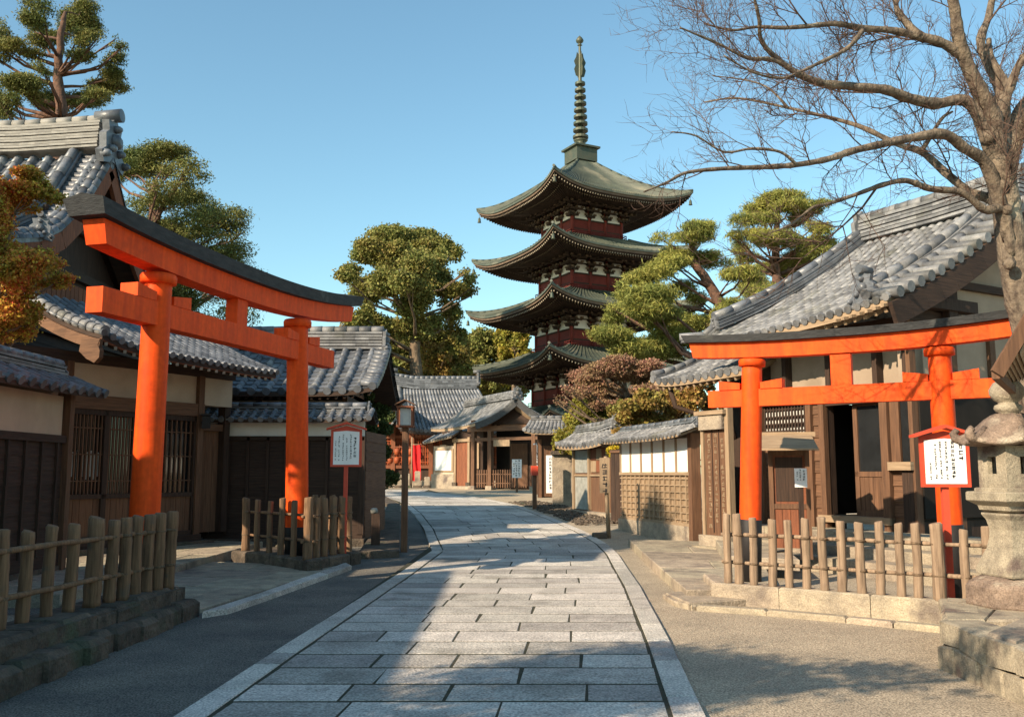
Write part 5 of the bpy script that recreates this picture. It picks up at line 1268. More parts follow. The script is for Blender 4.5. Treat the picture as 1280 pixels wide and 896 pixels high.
for k in range(7):
    s_ = rnd(.5, .9); xx = q.x - 1.3 + k * .5 + rnd(-.1, .1); st = thing('stone_post', ('low weathered stone post in the row before the distant hall, ' + ('first', 'second', 'third', 'fourth', 'fifth', 'sixth', 'seventh')[k] + ' from the left'), 'stone post', (xx, 46.8, zt(46.8)), 'stone posts before the distant hall')
    MB().box((xx, 46.8, zt(46.8) + s_ / 2), (.28, .26, s_), rnd(-.2, .2), ch=.04).build('shaft', M['stone'], st)
    MB().box((xx, 46.8, zt(46.8) + .06), (.4, .38, .16), 0, ch=.02).build('foot', M['dstone'], st)

# ================================================================== GATEHOUSE
random.seed(93)
Lc, Rc, Ap = Vector((-1.72, 43.5, 0)), Vector((1.75, 41.0, 0)), None
gdir = (Rc - Lc).normalized(); gin = Vector((-.42, .91, 0)).normalized(); DL = 6.2; z_e = P(594, 531, 43.5).z; z_r = P(650, 498, 42.3).z
root = thing('gatehouse', 'weathered timber gatehouse with gabled shingle roof at the end of the path', 'gatehouse', (0, 44, zt(44)))
AR = Lc.lerp(Rc, .56)
sL = planar(Lc + gin * DL + Zv * z_e, Lc + Zv * z_e, AR + gin * DL + Zv * z_r, AR + Zv * z_r, sag=.12, lift=.1); sR = planar(Rc + Zv * z_e, Rc + gin * DL + Zv * z_e, AR + Zv * z_r, AR + gin * DL + Zv * z_r, sag=.12, lift=.1)
mb = tile_roof(sL, 44, 12, .045, disc=False); tile_roof(sR, 44, 12, .045, disc=False, mb=mb); mb.build('roof', M['gtile'], root)
deck(sL, .14).build('roof_deck', M['lwoodh'], root); deck(sR, .14).build('roof_deck', M['lwoodh'], root)
ridge([AR + Zv * z_r - gin * .1, AR + gin * DL + Zv * z_r], .4, .26, 3, .1).build('ridge', M['gtile'], root); oni(AR + Zv * z_r, -gin, .55, horn=False).build('ridge_end', M['gtile'], root)
mb = MB()
for f_, e_ in ((sL, 1), (sR, 0)):
    for k in range(8): A, B = Vector(f_(e_, k / 8)), Vector(f_(e_, (k + 1) / 8)); mb.beam(A - Zv * .16 - gin * .04, B - Zv * .16 - gin * .04, .08, .3)
mb.build('barge_board', M['cap'], root)
a, b, u, n, L = frame(Lc + gin * .9 + gdir * .35, Rc + gin * .9 - gdir * .35)
def gb_(m, s0, s1, z0, z1, o0, o1, name='panel', par=None):
    q = MB(); wallbox(q, a, u, n, s0, s1, z0, z1, o0, o1); return q.build(name, m, par or root)
g0 = zt(43)
for s in (.0, .28 * L, .98 * L): gb_(M['mwood'], s - .1, s + .1, g0, z_e + .25, -.1, .12, 'gate_post'); gb_(M['stone'], s - .17, s + .17, g0 - .05, g0 + .2, -.18, .2, 'post_base')
gb_(M['mwoodh'], -.3, L + .3, z_e - .3, z_e - .05, -.05, .14, 'lintel'); gb_(M['mwoodh'], -.2, L + .2, z_e - .75, z_e - .6, -.05, .1, 'lower_lintel')
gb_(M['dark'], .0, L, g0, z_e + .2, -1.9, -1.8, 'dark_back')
MB().extr([a + u * .1 + Zv * z_e, a + u * (L - .1) + Zv * z_e, a + u * (L * .56) + Zv * (z_r - .3)], -n * .08).build('gable_infill', M['dwoodh'], root)
gb_(M['dwood'], .3 * L, .98 * L, g0, g0 + 2.3, -1.5, -1.4, 'inner_door')
for k in range(2): gb_(M['mwood'], (.33 + .33 * k) * L, (.61 + .35 * k) * L, g0 + .1, g0 + 2.2, -1.38, -1.33, 'door_leaf')
mb = MB(); lattice(mb, a, u, n, .05 * L, .66 * L, g0 + .12, g0 + .95, .02, 16, 2, .06, .04); mb.build('low_gate', M['mwood'], root)
gb_(M['lwood'], .36 * L, .62 * L, z_e - 1.02, z_e - .72, .12, .17, 'name_board')
# left wing with wooden door, plastered end and window
w0 = Lc + gin * 3.9 - gdir * .35; wa = P(551, 600, 46.3); wb = P(603, 605, 44.6); a2, b2, u2, n2, L2 = frame(wa, wb)
def gw(m, s0, s1, z0, z1, o0, o1, name, par=None):
    q = MB(); wallbox(q, a2, u2, n2, s0, s1, z0, z1, o0, o1); return q.build(name, m, par or root)
zt2 = P(575, 553, 45.5).z
gw(M['dwood'], 0, L2, g0 - .1, z_e - .2, -.35, -.05, 'wing_wall'); gw(M['plaster'], -.05, .62 * .6, g0, zt2 - .1, -.05, .05, 'plaster_end')
gw(M['plaster'], -.45, L2 * .36, g0 + .35, zt2 - .15, -.05, .06, 'plaster_end'); gw(M['stone'], -.55, L2 * .36, g0 - .1, g0 + .75, -.1, .12, 'stone_foot')
wn = gw(M['lwood'], -.38, L2 * .33, g0 + .85, zt2 - .3, .06, .1, 'window'); gw(M['paper'], -.30, L2 * .29, g0 + .93, zt2 - .38, .1, .115, 'paper_pane', wn)
q = MB(); vboards(q, a2, u2, n2, L2 * .38, L2 * .68, g0 + .15, zt2, .0, .22, .03); q.build('plank_door', M['rwood'], root)
for s in (L2 * .37, L2 * .7): gw(M['lwood'], s - .07, s + .07, g0, zt2 + .25, 0, .1, 'door_post'); gw(M['dstone'], s - .13, s + .13, g0 - .05, g0 + .35, 0, .16, 'post_base')
gw(M['lwoodh'], L2 * .32, L2 * .75, zt2 + .03, zt2 + .18, 0, .14, 'door_lintel'); gw(M['stone'], L2 * .38, L2, g0 - .05, g0 + .17, 0, .5, 'door_step')
gw(M['lwood'], L2 * .78, L2 * .93, g0 + 1.0, zt2 - .05, .0, .05, 'hanging_board')
A = a2 - u2 * .7 + n2 * .5 + Zv * (zt2 + .02); B = a2 + u2 * L2 * .42 + n2 * .5 + Zv * (zt2 + .3); 
sw = planar(A, B, A - n2 * .8 + Zv * .35, B - n2 * .8 + Zv * .35); tile_roof(sw, 10, 3, .06).build('wing_roof', M['gtile'], root); deck(sw, .08).build('wing_roof_deck', M['lwoodh'], root)

# white notices before the gate
def board(label, px, ytop, ybot, Y, W, m_, name='notice_board', pole=True, seed=1, cols=((.75, .92, .1, .12), (.3, .92, .1, .12)), ang=0, T=.05, ink='ink'):
    t = P(px, ytop, Y); b_ = P(px, ybot, Y); g = zt(Y); root = thing(name, label, name.replace('_', ' '), (t.x, Y, g)); u = Vector((math.cos(ang), math.sin(ang), 0)); n = Vector((u.y, -u.x, 0))
    c_ = Vector((t.x, Y, (t.z + b_.z) / 2)); H = t.z - b_.z
    MB().box(tuple(c_), (W, T, H), ang, ch=.004).build('board', m_, root)
    mb = MB(); glyphs(mb, c_ - u * W / 2 - Zv * H / 2 + n * (T / 2 + .001), u, Zv, W, H, cols, seed); mb.build('lettering', M[ink], root)
    if pole: MB().box(tuple(Vector((t.x, Y, (g + t.z) / 2)) - n * (-T * .0 - .001) * 0 + Vector((0, T / 2 + .04, 0))), (.1, .08, t.z - g)).build('post', M['mwood'], root)
    return root
board('white paper notice standing before the dark gateway', 646, 574, 597, 40.5, .42, M['paper'], 'notice_board', seed=21, cols=((.75, .92, .1, .09), (.45, .92, .1, .09), (.2, .9, .2, .09)))
board('narrow white wooden name post with black characters right of the gatehouse', 670.5, 554, 588, 38.5, .26, M['paper'], 'name_post', seed=22, cols=((.5, .95, .03, .17),))
board('broad pale stone slab carved with characters, beside the dark door', 691, 569, 616, 34.5, .5, M['wplaster'], 'stone_tablet', pole=False, seed=23, cols=((.7, .95, .05, .14), (.3, .9, .1, .1)), T=.16)
board('slim dark post with white painted characters before the pale stone tablet', 694.5, 580, 629, 31.5, .17, M['dstone'], 'inscribed_post', pole=False, seed=24, cols=((.5, .96, .15, .13),), T=.14, ink='paper')
c = P(668, 655, 29.5); Yq = G(668, 636).y; t = P(668, 556, Yq)
root = thing('offering_post', 'short dark post with a small red box near the gravel bank', 'post', (t.x, Yq, zt(Yq)))
MB().box((t.x, Yq, (zt(Yq) + t.z) / 2), (.13, .13, t.z - zt(Yq)), .1, ch=.01).build('shaft', M['mwood'], root); q = P(668, 588, Yq); MB().box((q.x, Yq - .09, q.z), (.22, .14, .3), .1, ch=.01).build('red_box', M['sred'], root)
Yq = G(757, 672).y; t = P(757, 573, Yq)
root = thing('sign_post', 'pale wooden signboard with black writing on a crooked post by the path kerb', 'sign post', (t.x, Yq, zt(Yq)))
MB().tube([(t.x + .05, Yq, zt(Yq) - .02), (t.x + .02, Yq + .01, 1.0), (t.x, Yq + .02, t.z + .05)], [.05, .045, .04], 8).build('post', M['lwood'], root)
q = P(756, 594, Yq - .08); bq_ = MB().box((q.x, Yq - .06, q.z), (.23, .04, .80), .05, ch=.004).build('board', M['lwood'], root); mb = MB(); glyphs(mb, (q.x - .115, Yq - .087, q.z - .4), (1, .05, 0), Zv, .23, .8, [(.5, .95, .05, .12)], 31); mb.build('lettering', M['ink'], root)
MB().box((t.x - .17, Yq - .1, zt(Yq) + .06), (.3, .22, .13), .2, ch=.02).build('foot_block', M['dstone'], root)

# small side gate and wall between gatehouse and notice wall
Yg = 36.0
root = thing('side_gate', 'small roofed plank gate between the gatehouse and the stone tablet', 'gate', (P(683, 600, Yg).x, Yg, zt(Yg)))
xa, xb = X(672, Yg), X(706, Yg); zt3 = P(683, 549, Yg).z
MB().box(((xa + xb) / 2, Yg + .1, (zt3 + .6) / 2 + .2), (xb - xa, .2, zt3 - .4)).build('frame', M['dwood'], root)
a, b, u, n, L = frame((X(677, Yg), Yg), (X(690, Yg), Yg)); q = MB(); vboards(q, a, u, n, 0, L, zt(Yg) + .05, zt3 - .25, .0, .14, .03); q.build('plank_door', M['mwood'], root)
for px in (675, 691): MB().box((X(px, Yg), Yg - .05, (zt3 + .6) / 2), (.12, .14, zt3 - .6)).build('post', M['mwood'], root)
s1 = planar((X(655, Yg), Yg - .8, P(655, 541, Yg).z), (X(712, Yg), Yg - .8, P(655, 541, Yg).z), (X(664, Yg), Yg + .4, P(680, 526, Yg).z), (X(714, Yg), Yg + .4, P(680, 526, Yg).z), lift=.08, sag=.04); tile_roof(s1, 11, 5, .075).build('roof', M['gtile'], root); deck(s1, .1).build('roof_deck', M['lwoodh'], root)
ridge([(X(664, Yg), Yg + .4, P(680, 526, Yg).z), (X(714, Yg), Yg + .4, P(680, 526, Yg).z)], .22, .14, 2, .07).build('ridge', M['gtile'], root)
Yg = 31.0
root = thing('rubble_wall', 'low grey weathered wall in shade under the clipped bush', 'garden wall', (P(710, 600, Yg).x, Yg, zt(Yg)))
xa, xb = X(698, Yg), X(724, Yg); MB().box(((xa + xb) / 2, Yg + .1, 1.3), (xb - xa + .4, .25, 1.9), 0, ch=.02).build('wall', M['stone'], root); MB().box(((xa + xb) / 2, Yg + .1, 2.3), (xb - xa + .5, .5, .12), 0, ch=.03).build('coping', M['dstone'], root)

# tile roofed notice wall
random.seed(94)
nA, nB = P(719, 620, 29.0), P(768, 630, 26.2); a, b, u, n, L = frame(nA, nB); g0 = zt(27.5)
root = thing('roofed_notice_board', 'broad tile-roofed notice board with grey and reddish weathered panels', 'notice board', tuple(Vector((nA.x, nA.y, g0))))
def nb_(m, s0, s1, z0, z1, o0, o1, name):
    q = MB(); wallbox(q, a, u, n, s0, s1, z0, z1, o0, o1); return q.build(name, m, root)
zt4 = P(740, 558, 27.8).z
nb_(M['mwood'], 0, L, g0 + .1, zt4, -.12, 0, 'back_board'); nb_(M['stone'], -.2, L + .1, g0 - .1, g0 + .12, -.3, .3, 'footing')
for s in (0, L * .42, L * .88, L): nb_(M['lwood'], s - .05, s + .05, g0, zt4 + .1, 0, .08, 'post')
nb_(M['lwoodh'], 0, L * .9, g0 + 1.15, g0 + 1.2, 0, .05, 'rail')
nb_(M['grey'], .06, L * .4, g0 + 1.25, zt4 - .1, 0, .02, 'grey_panel'); nb_(M['grey'], .06, L * .4, g0 + .15, g0 + 1.12, 0, .02, 'grey_panel')
for j in range(3):
    for k in range(3): nb_(M['rwood'] if (j + k) % 2 else M['lwood'], L * .45 + k * L * .14, L * .45 + (k + .93) * L * .14, g0 + 1.27 + j * .36, g0 + 1.6 + j * .36, 0, .025, 'plaque')
s1 = planar(a + n * .5 - u * .3 + Zv * zt4, b + n * .5 + u * .25 + Zv * zt4, a - n * .1 + Zv * (zt4 + .42) - u * .1, b - n * .1 + Zv * (zt4 + .42), lift=.08, sag=.03); s2 = planar(b - n * .7 + u * .25 + Zv * zt4, a - n * .7 - u * .3 + Zv * zt4, b - n * .1 + Zv * (zt4 + .42), a - n * .1 + Zv * (zt4 + .42) - u * .1)
mb = tile_roof(s1, 12, 5, .08); tile_roof(s2, 12, 3, .08, mb=mb); mb.build('roof', M['gtile'], root); deck(s1, .1).build('roof_deck', M['lwoodh'], root); deck(s2, .1).build('roof_deck', M['lwoodh'], root)
ridge([a - n * .1 + Zv * (zt4 + .4), a.lerp(b, .65) - n * .1 + Zv * (zt4 + .42), b - n * .1 + Zv * (zt4 + .52)], .26, .2, 3, .08).build('ridge', M['gtile'], root); oni(b - n * .1 + Zv * (zt4 + .5), u, .4, horn=False).build('ridge_end', M['gtile'], root)
# stone fence post and dark hedge wall between notice board and lattice wall
Yg = 25.0; root = thing('plank_fence', 'short dark plank fence between the notice board and the white lattice wall', 'fence', (X(771, Yg), Yg, zt(Yg)))
a, b, u, n, L = frame((X(764, Yg), Yg), (X(784, Yg), Yg - .3)); q = MB(); vboards(q, a, u, n, 0, L, zt(Yg), P(771, 562, Yg).z, 0, .14, .04); q.build('boards', M['dwood'], root)
q = MB(); wallbox(q, a, u, n, 0, L, P(771, 566, Yg).z, P(771, 563, Yg).z, -.05, .08); q.build('rail', M['mwoodh'], root)
# gravel bank on the right of the path
mb = MB(); random.seed(95)
for k in range(900):
    t = rnd(0, 1); Yk = lerp(24.5, 33, t); x0 = er(Yk) + .25; x1 = x0 + lerp(1.6, 1.0, t); x_ = rnd(x0, x1); s_ = rnd(.04, .11)
    mb.box((x_, Yk, zt(Yk) + .02 + .05 * (x_ - x0)), (s_, s_ * .8, s_ * .5), rnd(0, 3), ch=s_ * .2)
stuff(mb.build('gravel_bank', M['dstone']))
tag(bpy.data.objects['gravel_bank'], 'bank of loose grey stones along the right side of the far path', 'gravel')

# ================================================================== LANTERN POST, BOLLARD
Yq = G(505, 690).y; b_ = P(505, 690, Yq); t = P(507, 533, Yq)
root = thing('lantern_post', 'tall square wooden lantern post standing at the left kerb bend', 'lantern post', (b_.x, Yq, zt(Yq)))
MB().beam((b_.x, Yq, zt(Yq) - .02), (t.x, Yq, t.z), .12, .12, up=(0, 1, 0)).build('post', M['mwood'], root)
x_, z0, z1 = t.x, t.z, P(507, 509, Yq).z; hd = MB(); hw = .14
for sx in (-1, 1):
    for sy in (-1, 1): hd.box((x_ + sx * hw, Yq + sy * hw, (z0 + z1) / 2), (.035, .035, z1 - z0))
for z_ in (z0, z1): hd.box((x_, Yq, z_), (.34, .34, .035))
ho = hd.build('lamp_housing', M['rwood'], root); MB().box((x_, Yq, (z0 + z1) / 2), (.2, .2, z1 - z0 - .05)).build('lamp_glass', M['shoji'], ho)
q = MB(); 
for s in (-1, 1): q.hexa([(x_ + s * .2, Yq - .22, z1 + .03), (x_, Yq - .22, z1 + .13), (x_, Yq + .22, z1 + .13), (x_ + s * .2, Yq + .22, z1 + .03), (x_ + s * .2, Yq - .22, z1 + .05), (x_, Yq - .22, z1 + .15), (x_, Yq + .22, z1 + .15), (x_ + s * .2, Yq + .22, z1 + .05)])
q.build('lamp_roof', M['mwood'], root)
Yq = G(469, 690).y; root = thing('bollard', 'short dark square post with pale cap on the ditch stones', 'bollard', (X(470, Yq), Yq, .1)); t = P(470, 641, Yq)
MB().box((t.x, Yq, (t.z + .1) / 2), (.17, .17, t.z - .1), .1, ch=.01).build('shaft', M['dwood'], root); MB().lathe((t.x - .03, Yq - .03, t.z), [(.07, 0), (.075, .06), (.05, .1)], 12).build('cap', M['grey'], root)
for i, (px, py, s_) in enumerate(((452, 700, .3), (446, 692, .24), (458, 688, .2))):
    p = G(px, py); root = tag(MB().lathe((0, 0, 0), [(s_ * .45, 0), (s_ * .62, s_ * .25), (s_ * .5, s_ * .55), (s_ * .2, s_ * .7)], 7, smooth=False, rot=i).build('garden_stone', M['dstone'], off=(p.x, p.y, p.z + .02)), ('largest dark rough stone at the right foot of the corner fence', 'flat dark stone tucked behind the corner fence', 'small dark stone beside the ditch cover slab')[i], 'stone', 'loose stones by the corner fence')
# ================================================================== TREES
def leaf_cloud(name, clumps, n, size, m, parent, seed=0, aspect=.6, sub=16, subr=.30, up=.0, droop=0.0, shell=.55):
    """clumps (N,6): centre and radii; leaves gather in twig-end tufts spread over each clump"""
    rg = np.random.default_rng(seed); C = np.array(clumps, float)
    A = (C[:, 3] * C[:, 4] + C[:, 3] * C[:, 5] + C[:, 4] * C[:, 5]); cen = []; rad = []
    for i in range(len(C)):
        k = max(4, int(sub * len(C) * A[i] / A.sum())); d = rg.normal(size=(k, 3)); d /= np.linalg.norm(d, axis=1)[:, None]
        d[:, 2] = np.where(rg.random(k) < .35, np.abs(d[:, 2]), d[:, 2]); r = shell + (1.08 - shell) * rg.random(k) ** .6
        cen.append(C[i, :3] + d * r[:, None] * C[i, 3:6]); q = np.cbrt(C[i, 3] * C[i, 4] * C[i, 5])
        rr = np.tile(np.minimum(C[i, 3:6], q * 1.3), (k, 1)) * subr * (.6 + .8 * rg.random((k, 1))); rad.append(rr)
    cen = np.vstack(cen); rad = np.vstack(rad); wt = (rad[:, 0] * rad[:, 1]); wt /= wt.sum()
    idx = rg.choice(len(cen), n, p=wt); d = rg.normal(size=(n, 3)); dn = d / np.linalg.norm(d, axis=1)[:, None]
    pos = cen[idx] + d * .62 * rad[idx]
    nor = dn * .6 + rg.normal(size=(n, 3)) * .7; nor[:, 2] += up; nor /= np.linalg.norm(nor, axis=1)[:, None]
    t = rg.normal(size=(n, 3)); t[:, 2] += droop; t -= nor * (t * nor).sum(1)[:, None]; t /= np.linalg.norm(t, axis=1)[:, None]; b = np.cross(nor, t)
    s = size * (.6 + .8 * rg.random(n))[:, None]; L_ = t * s; W_ = b * s * aspect
    V = np.stack([pos - L_ * .5, pos + W_ * .5 + L_ * .05, pos + L_ * .5, pos - W_ * .5 + L_ * .05], 1).reshape(-1, 3)
    return npmesh(name, V, np.arange(4 * n).reshape(-1, 4), m, parent)
def px_clumps(lst, Y, depth=1.0, seed=0, split=5):
    rg = random.Random(seed); out = []
    for c in lst:
        x, y, rx, ry = c[:4]; dy = c[4] if len(c) > 4 else rg.uniform(-.5, .5) * depth; p = P(x, y, Y + dy); k = (Y + dy) / F
        out.append((p.x, p.y, p.z, rx * k, max(rx, ry) * k * .85, ry * k))
    if not split: return out
    o2 = []
    for (x, y, z, a, b, c) in out:      # break every clump into smaller uneven ones
        for k in range(split + rg.randint(-1, 1)):
            th = rg.uniform(0, 6.28); q = rg.uniform(.25, .8); s_ = rg.uniform(.34, .56)
            o2.append((x + a * q * math.cos(th), y + b * q * math.sin(th), z + c * rg.uniform(-.75, .75), a * s_, b * s_, c * rg.uniform(.4, .7)))
    return o2
def tree(name, label, Y, trunk, clumps, n, size, m, r0=.25, bark='bark', group=None, seed=0, depth=2.0, cat='tree', branches=True, split=5, ps=(1, 1), **kw):
    clumps = [(c[0], c[1], c[2] * ps[0], c[3] * ps[1]) + tuple(c[4:]) for c in clumps]
    """trunk: image-space polyline from the ground up; clumps: image-space ellipses at depth Y"""
    cl = px_clumps(clumps, Y, depth, seed, split); tp = [P(x, y, Y) for x, y in trunk]
    g = tp[0].copy(); g.z = zt(Y) - .1
    if (tp[0].z - g.z) > .2: tp = [g] + tp
    root = thing(name, label, cat, (g.x, g.y, g.z), group); rg = random.Random(seed)
    N = len(tp); mb = MB(); fine = []; rs = []
    for i in range(N - 1):
        for k in range(4):
            t = (i + k / 4) / (N - 1); fine.append(tp[i].lerp(tp[i + 1], k / 4) + Vector((rg.uniform(-1, 1), rg.uniform(-1, 1), 0)) * r0 * .18); rs.append(r0 * lerp(1.15, .35, t))
    fine.append(tp[-1]); rs.append(r0 * .25); mb.tube(fine, rs, 10)
    if branches:
        for c in (cl if not split else cl[::2]):
            c_ = Vector(c[:3]); best = None
            for i, p in enumerate(fine):
                dz = c_.z - p.z; h = math.hypot(c_.x - p.x, c_.y - p.y); cost = abs(dz - h * .55) + (3 if dz < 0 else 0)
                if best is None or cost < best[0]: best = (cost, i)
            i = best[1]; p = fine[i]; mid = p.lerp(c_, .5) + Vector((rg.uniform(-.1, .1), rg.uniform(-.1, .1), -.08)) * (c_ - p).length * 1.0
            rb = min(rs[i] * .5, .03 + (c_ - p).length * .018); mb.tube([p, p.lerp(mid, .5) + Zv * .02, mid, mid.lerp(c_, .6), c_], [rb, rb * .85, rb * .6, rb * .4, rb * .2], 6)
            for q in range(3):
                e = c_ + Vector((rg.uniform(-1, 1) * c[3], rg.uniform(-1, 1) * c[4], rg.uniform(-.4, .9) * c[5])) * .8; s_ = mid.lerp(c_, rg.uniform(.2, .9)); mb.tube([s_, s_.lerp(e, .5) + Vector((0, 0, -.05)), e], [rb * .35, rb * .22, rb * .08], 4, cap=False)
    mb.build('trunk', M[bark], root)
    leaf_cloud('crown', cl, n, size, m, root, seed, **kw); return root
Gp = 'pine trees'
tree('pine_tree', 'tall open pine behind the temple hall at the top left corner', 34, [(78, 150), (72, 95), (76, 50), (82, 15)],
     [(50, 14, 30, 13), (95, 28, 26, 14), (62, 48, 22, 10), (108, 50, 18, 10), (148, 52, 13, 6), (16, 66, 26, 9), (140, 82, 18, 12), (130, 105, 24, 10), (28, 108, 30, 12), (12, 132, 20, 10), (82, 128, 32, 9), (106, 72, 20, 8), (2, 40, 15, 10), (48, 88, 14, 6), (-30, 60, 30, 20), (-30, 120, 30, 20), (120, 122, 20, 6)],
     110000, .12, M['n_dark'], .24, 'pbark', Gp, seed=1, depth=5, sub=420, subr=.40, aspect=.3, shell=.3, ps=(1.15, 1.35))
tree('pine_tree', 'broad spreading pine rising behind the tall torii and the temple hall gable', 30, [(190, 330), (191, 262), (195, 225)],
     [(185, 203, 42, 11), (160, 222, 24, 11), (222, 214, 26, 10), (205, 240, 30, 10), (245, 252, 30, 13), (272, 275, 32, 14), (290, 302, 20, 12), (232, 280, 38, 14), (205, 305, 36, 16), (262, 318, 36, 12), (175, 262, 22, 14), (240, 352, 50, 18), (195, 372, 40, 20), (300, 388, 28, 9), (165, 300, 20, 20), (280, 360, 34, 14), (230, 400, 50, 14)],
     140000, .11, M['n_dark'], .26, 'pbark', Gp, seed=2, depth=4, sub=480, subr=.42, aspect=.3, ps=(1.2, 1.5))
tree('pine_tree', 'gnarled pine with layered yellow-green pads left of the two right hand pines', 31, [(915, 470), (908, 395), (884, 352), (862, 322), (866, 298)],
     [(866, 292, 34, 8), (832, 300, 18, 8), (814, 334, 36, 11), (855, 318, 26, 8), (895, 322, 22, 9), (808, 384, 48, 13), (778, 428, 38, 14), (850, 372, 30, 10), (925, 340, 26, 9), (912, 386, 24, 11), (884, 405, 26, 10), (842, 412, 36, 12), (790, 352, 16, 7), (826, 440, 40, 12), (770, 394, 22, 8)],
     120000, .17, M['n_pine'], .26, 'pbark', Gp, seed=3, depth=3.5, sub=520, subr=.34, aspect=.15, ps=(1.12, 1.35), up=.3, droop=.8, shell=.35)
tree('pine_tree', 'upright layered pine beside the grey tile roof, the rightmost of the pines', 35, [(968, 440), (970, 360), (969, 300), (973, 262)],
     [(975, 254, 40, 10), (944, 270, 26, 10), (1008, 266, 24, 9), (1028, 292, 20, 9), (960, 297, 36, 9), (1005, 312, 32, 10), (936, 318, 22, 8), (985, 338, 40, 9), (1018, 330, 20, 8), (974, 372, 36, 11), (940, 360, 22, 9), (925, 300, 18, 7), (1035, 310, 12, 6), (955, 400, 34, 12)],
     110000, .17, M['n_pine'], .26, 'pbark', Gp, seed=4, depth=3.5, sub=520, subr=.34, aspect=.15, ps=(1.12, 1.35), up=.3, droop=.8, shell=.35)
tree('maple_tree', 'orange and green maple leaning over the coping wall at the left edge', 13.4, [(-15, 480), (-5, 400), (5, 330), (15, 270)],
     [(22, 232, 34, 10), (62, 240, 20, 8), (5, 250, 25, 14), (38, 252, 25, 8), (20, 316, 24, 13), (58, 332, 24, 11), (30, 346, 34, 12), (8, 380, 24, 16), (62, 352, 20, 8), (34, 398, 22, 10), (18, 415, 22, 10), (-30, 300, 30, 60), (-20, 400, 20, 30), (8, 345, 20, 30)],
     120000, .045, M['l_mapl'], .09, seed=5, depth=1.0, sub=420, subr=.30, ps=(1.35, 1.5), aspect=.75, shell=.35)
tree('broadleaf_tree', 'very large olive-brown tree standing alone against the sky left of the pagoda', 62, [(521, 500), (519, 440), (516, 385), (518, 330)],
     [(515, 304, 42, 14), (558, 312, 26, 14), (474, 320, 30, 13), (443, 343, 20, 11), (500, 342, 36, 18), (548, 350, 36, 18), (580, 346, 14, 9), (466, 372, 32, 17), (520, 380, 30, 18), (560, 386, 20, 12), (448, 398, 18, 12), (480, 410, 34, 18), (452, 430, 22, 16), (520, 414, 22, 14), (500, 325, 30, 14), (590, 365, 8, 6), (540, 330, 24, 14), (545, 404, 14, 8)],
     240000, .165, M['l_oak'], .5, seed=6, depth=8, sub=900, subr=.32, ps=(1.1, 1.15), aspect=.8, shell=.35)
bt_ = [('mid green tree mixed with orange, directly below the great tree trunk', 455, 448, 38, 46, 'l_mix', 60), ('dark green tree left of the distant hall ridge', 466, 520, 28, 50, 'l_dark', 57), ('bushy ochre green tree behind the distant hall ridge', 548, 444, 40, 40, 'l_mix', 68),
       ('rounded olive tree midway between the great tree and the pagoda', 600, 448, 34, 30, 'l_oak', 92), ('yellow-green tree touching the lowest visible pagoda eave', 643, 438, 22, 26, 'l_yel', 88), ('low dark tree filling the gap under the pagoda eave', 620, 486, 34, 22, 'l_mix', 95), ('dim green tree between the distant hall and the great tree', 502, 448, 36, 36, 'l_oak', 74),
       ('dark tree between the distant hall ridge and the pagoda base', 585, 486, 30, 26, 'l_dark', 98)]
for i, (lb_, x, y, rx, ry, m_, Y_) in enumerate(bt_):
    rg = random.Random(i); cs = [(x + rg.uniform(-.7, .7) * rx, y + rg.uniform(-.75, .8) * ry, rx * rg.uniform(.32, .5), ry * rg.uniform(.26, .42)) for _ in range(13)] + [(x, y - ry * .6, rx * .5, ry * .4), (x, y + ry * .9, rx * .8, ry * .5)]
    cs = [(a_, b_, c_ * 1.35, d_ * 1.45) for a_, b_, c_, d_ in cs]
    tree('broadleaf_tree', lb_, Y_, [(x, y + ry + 15), (x, y)], cs, 60000, .19 * Y_ / 68, M[m_], .3, group='trees on the slope behind the shrine', seed=20 + i, depth=5, sub=380, subr=.28, aspect=.8, shell=.3)
tree('small_tree', 'dense dark green young tree by the ditch behind the left notice sign', 25, [(474, 640), (472, 600), (468, 560), (468, 510)],
     [(470, 590, 24, 12), (464, 560, 20, 14), (482, 540, 13, 12), (456, 530, 14, 14), (470, 505, 14, 14), (484, 566, 12, 10), (466, 612, 14, 6), (474, 480, 14, 12), (458, 500, 10, 10)], 45000, .085, M['l_dark'], .06, seed=7, depth=1.2, sub=140, subr=.36, aspect=.6)
tree('maple_tree', 'round rust-red tree in front of the pagoda base', 29, [(790, 560), (786, 510), (780, 470)],
     [(778, 462, 42, 12), (735, 472, 26, 13), (822, 466, 30, 12), (760, 484, 40, 14), (808, 488, 38, 13), (720, 492, 16, 10), (850, 484, 20, 10), (850, 505, 18, 10), (738, 500, 24, 10), (790, 505, 40, 10), (700, 500, 9, 7)], 70000, .07, M['l_rust'], .16, seed=8, depth=3, sub=420, subr=.24, aspect=.6)
tree('clipped_shrub', 'bright yellow-green bush bulging over the roofed notice board', 30.5, [(728, 600), (728, 540)],
     [(730, 520, 26, 18), (712, 544, 20, 18), (742, 510, 26, 12), (735, 548, 24, 18), (755, 524, 22, 14), (704, 552, 12, 12)], 46000, .095, M['l_yel'], .1, seed=9, depth=1.6, sub=150, subr=.36, aspect=.7, cat='shrub')
tree('broadleaf_shrub', 'mixed green and orange shrubs above the white lattice wall', 26, [(815, 600), (818, 530)],
     [(790, 526, 26, 12), (822, 520, 26, 14), (850, 522, 22, 16), (808, 502, 28, 10), (840, 500, 24, 10), (776, 510, 14, 10), (870, 540, 14, 14), (800, 545, 30, 10), (880, 515, 14, 18), (850, 545, 26, 12), (866, 498, 20, 14), (893, 522, 18, 20), (905, 545, 14, 16), (880, 480, 16, 10)], 44000, .10, M['l_mix'], .09, seed=10, depth=1.5, sub=200, subr=.34, aspect=.7, cat='shrub')
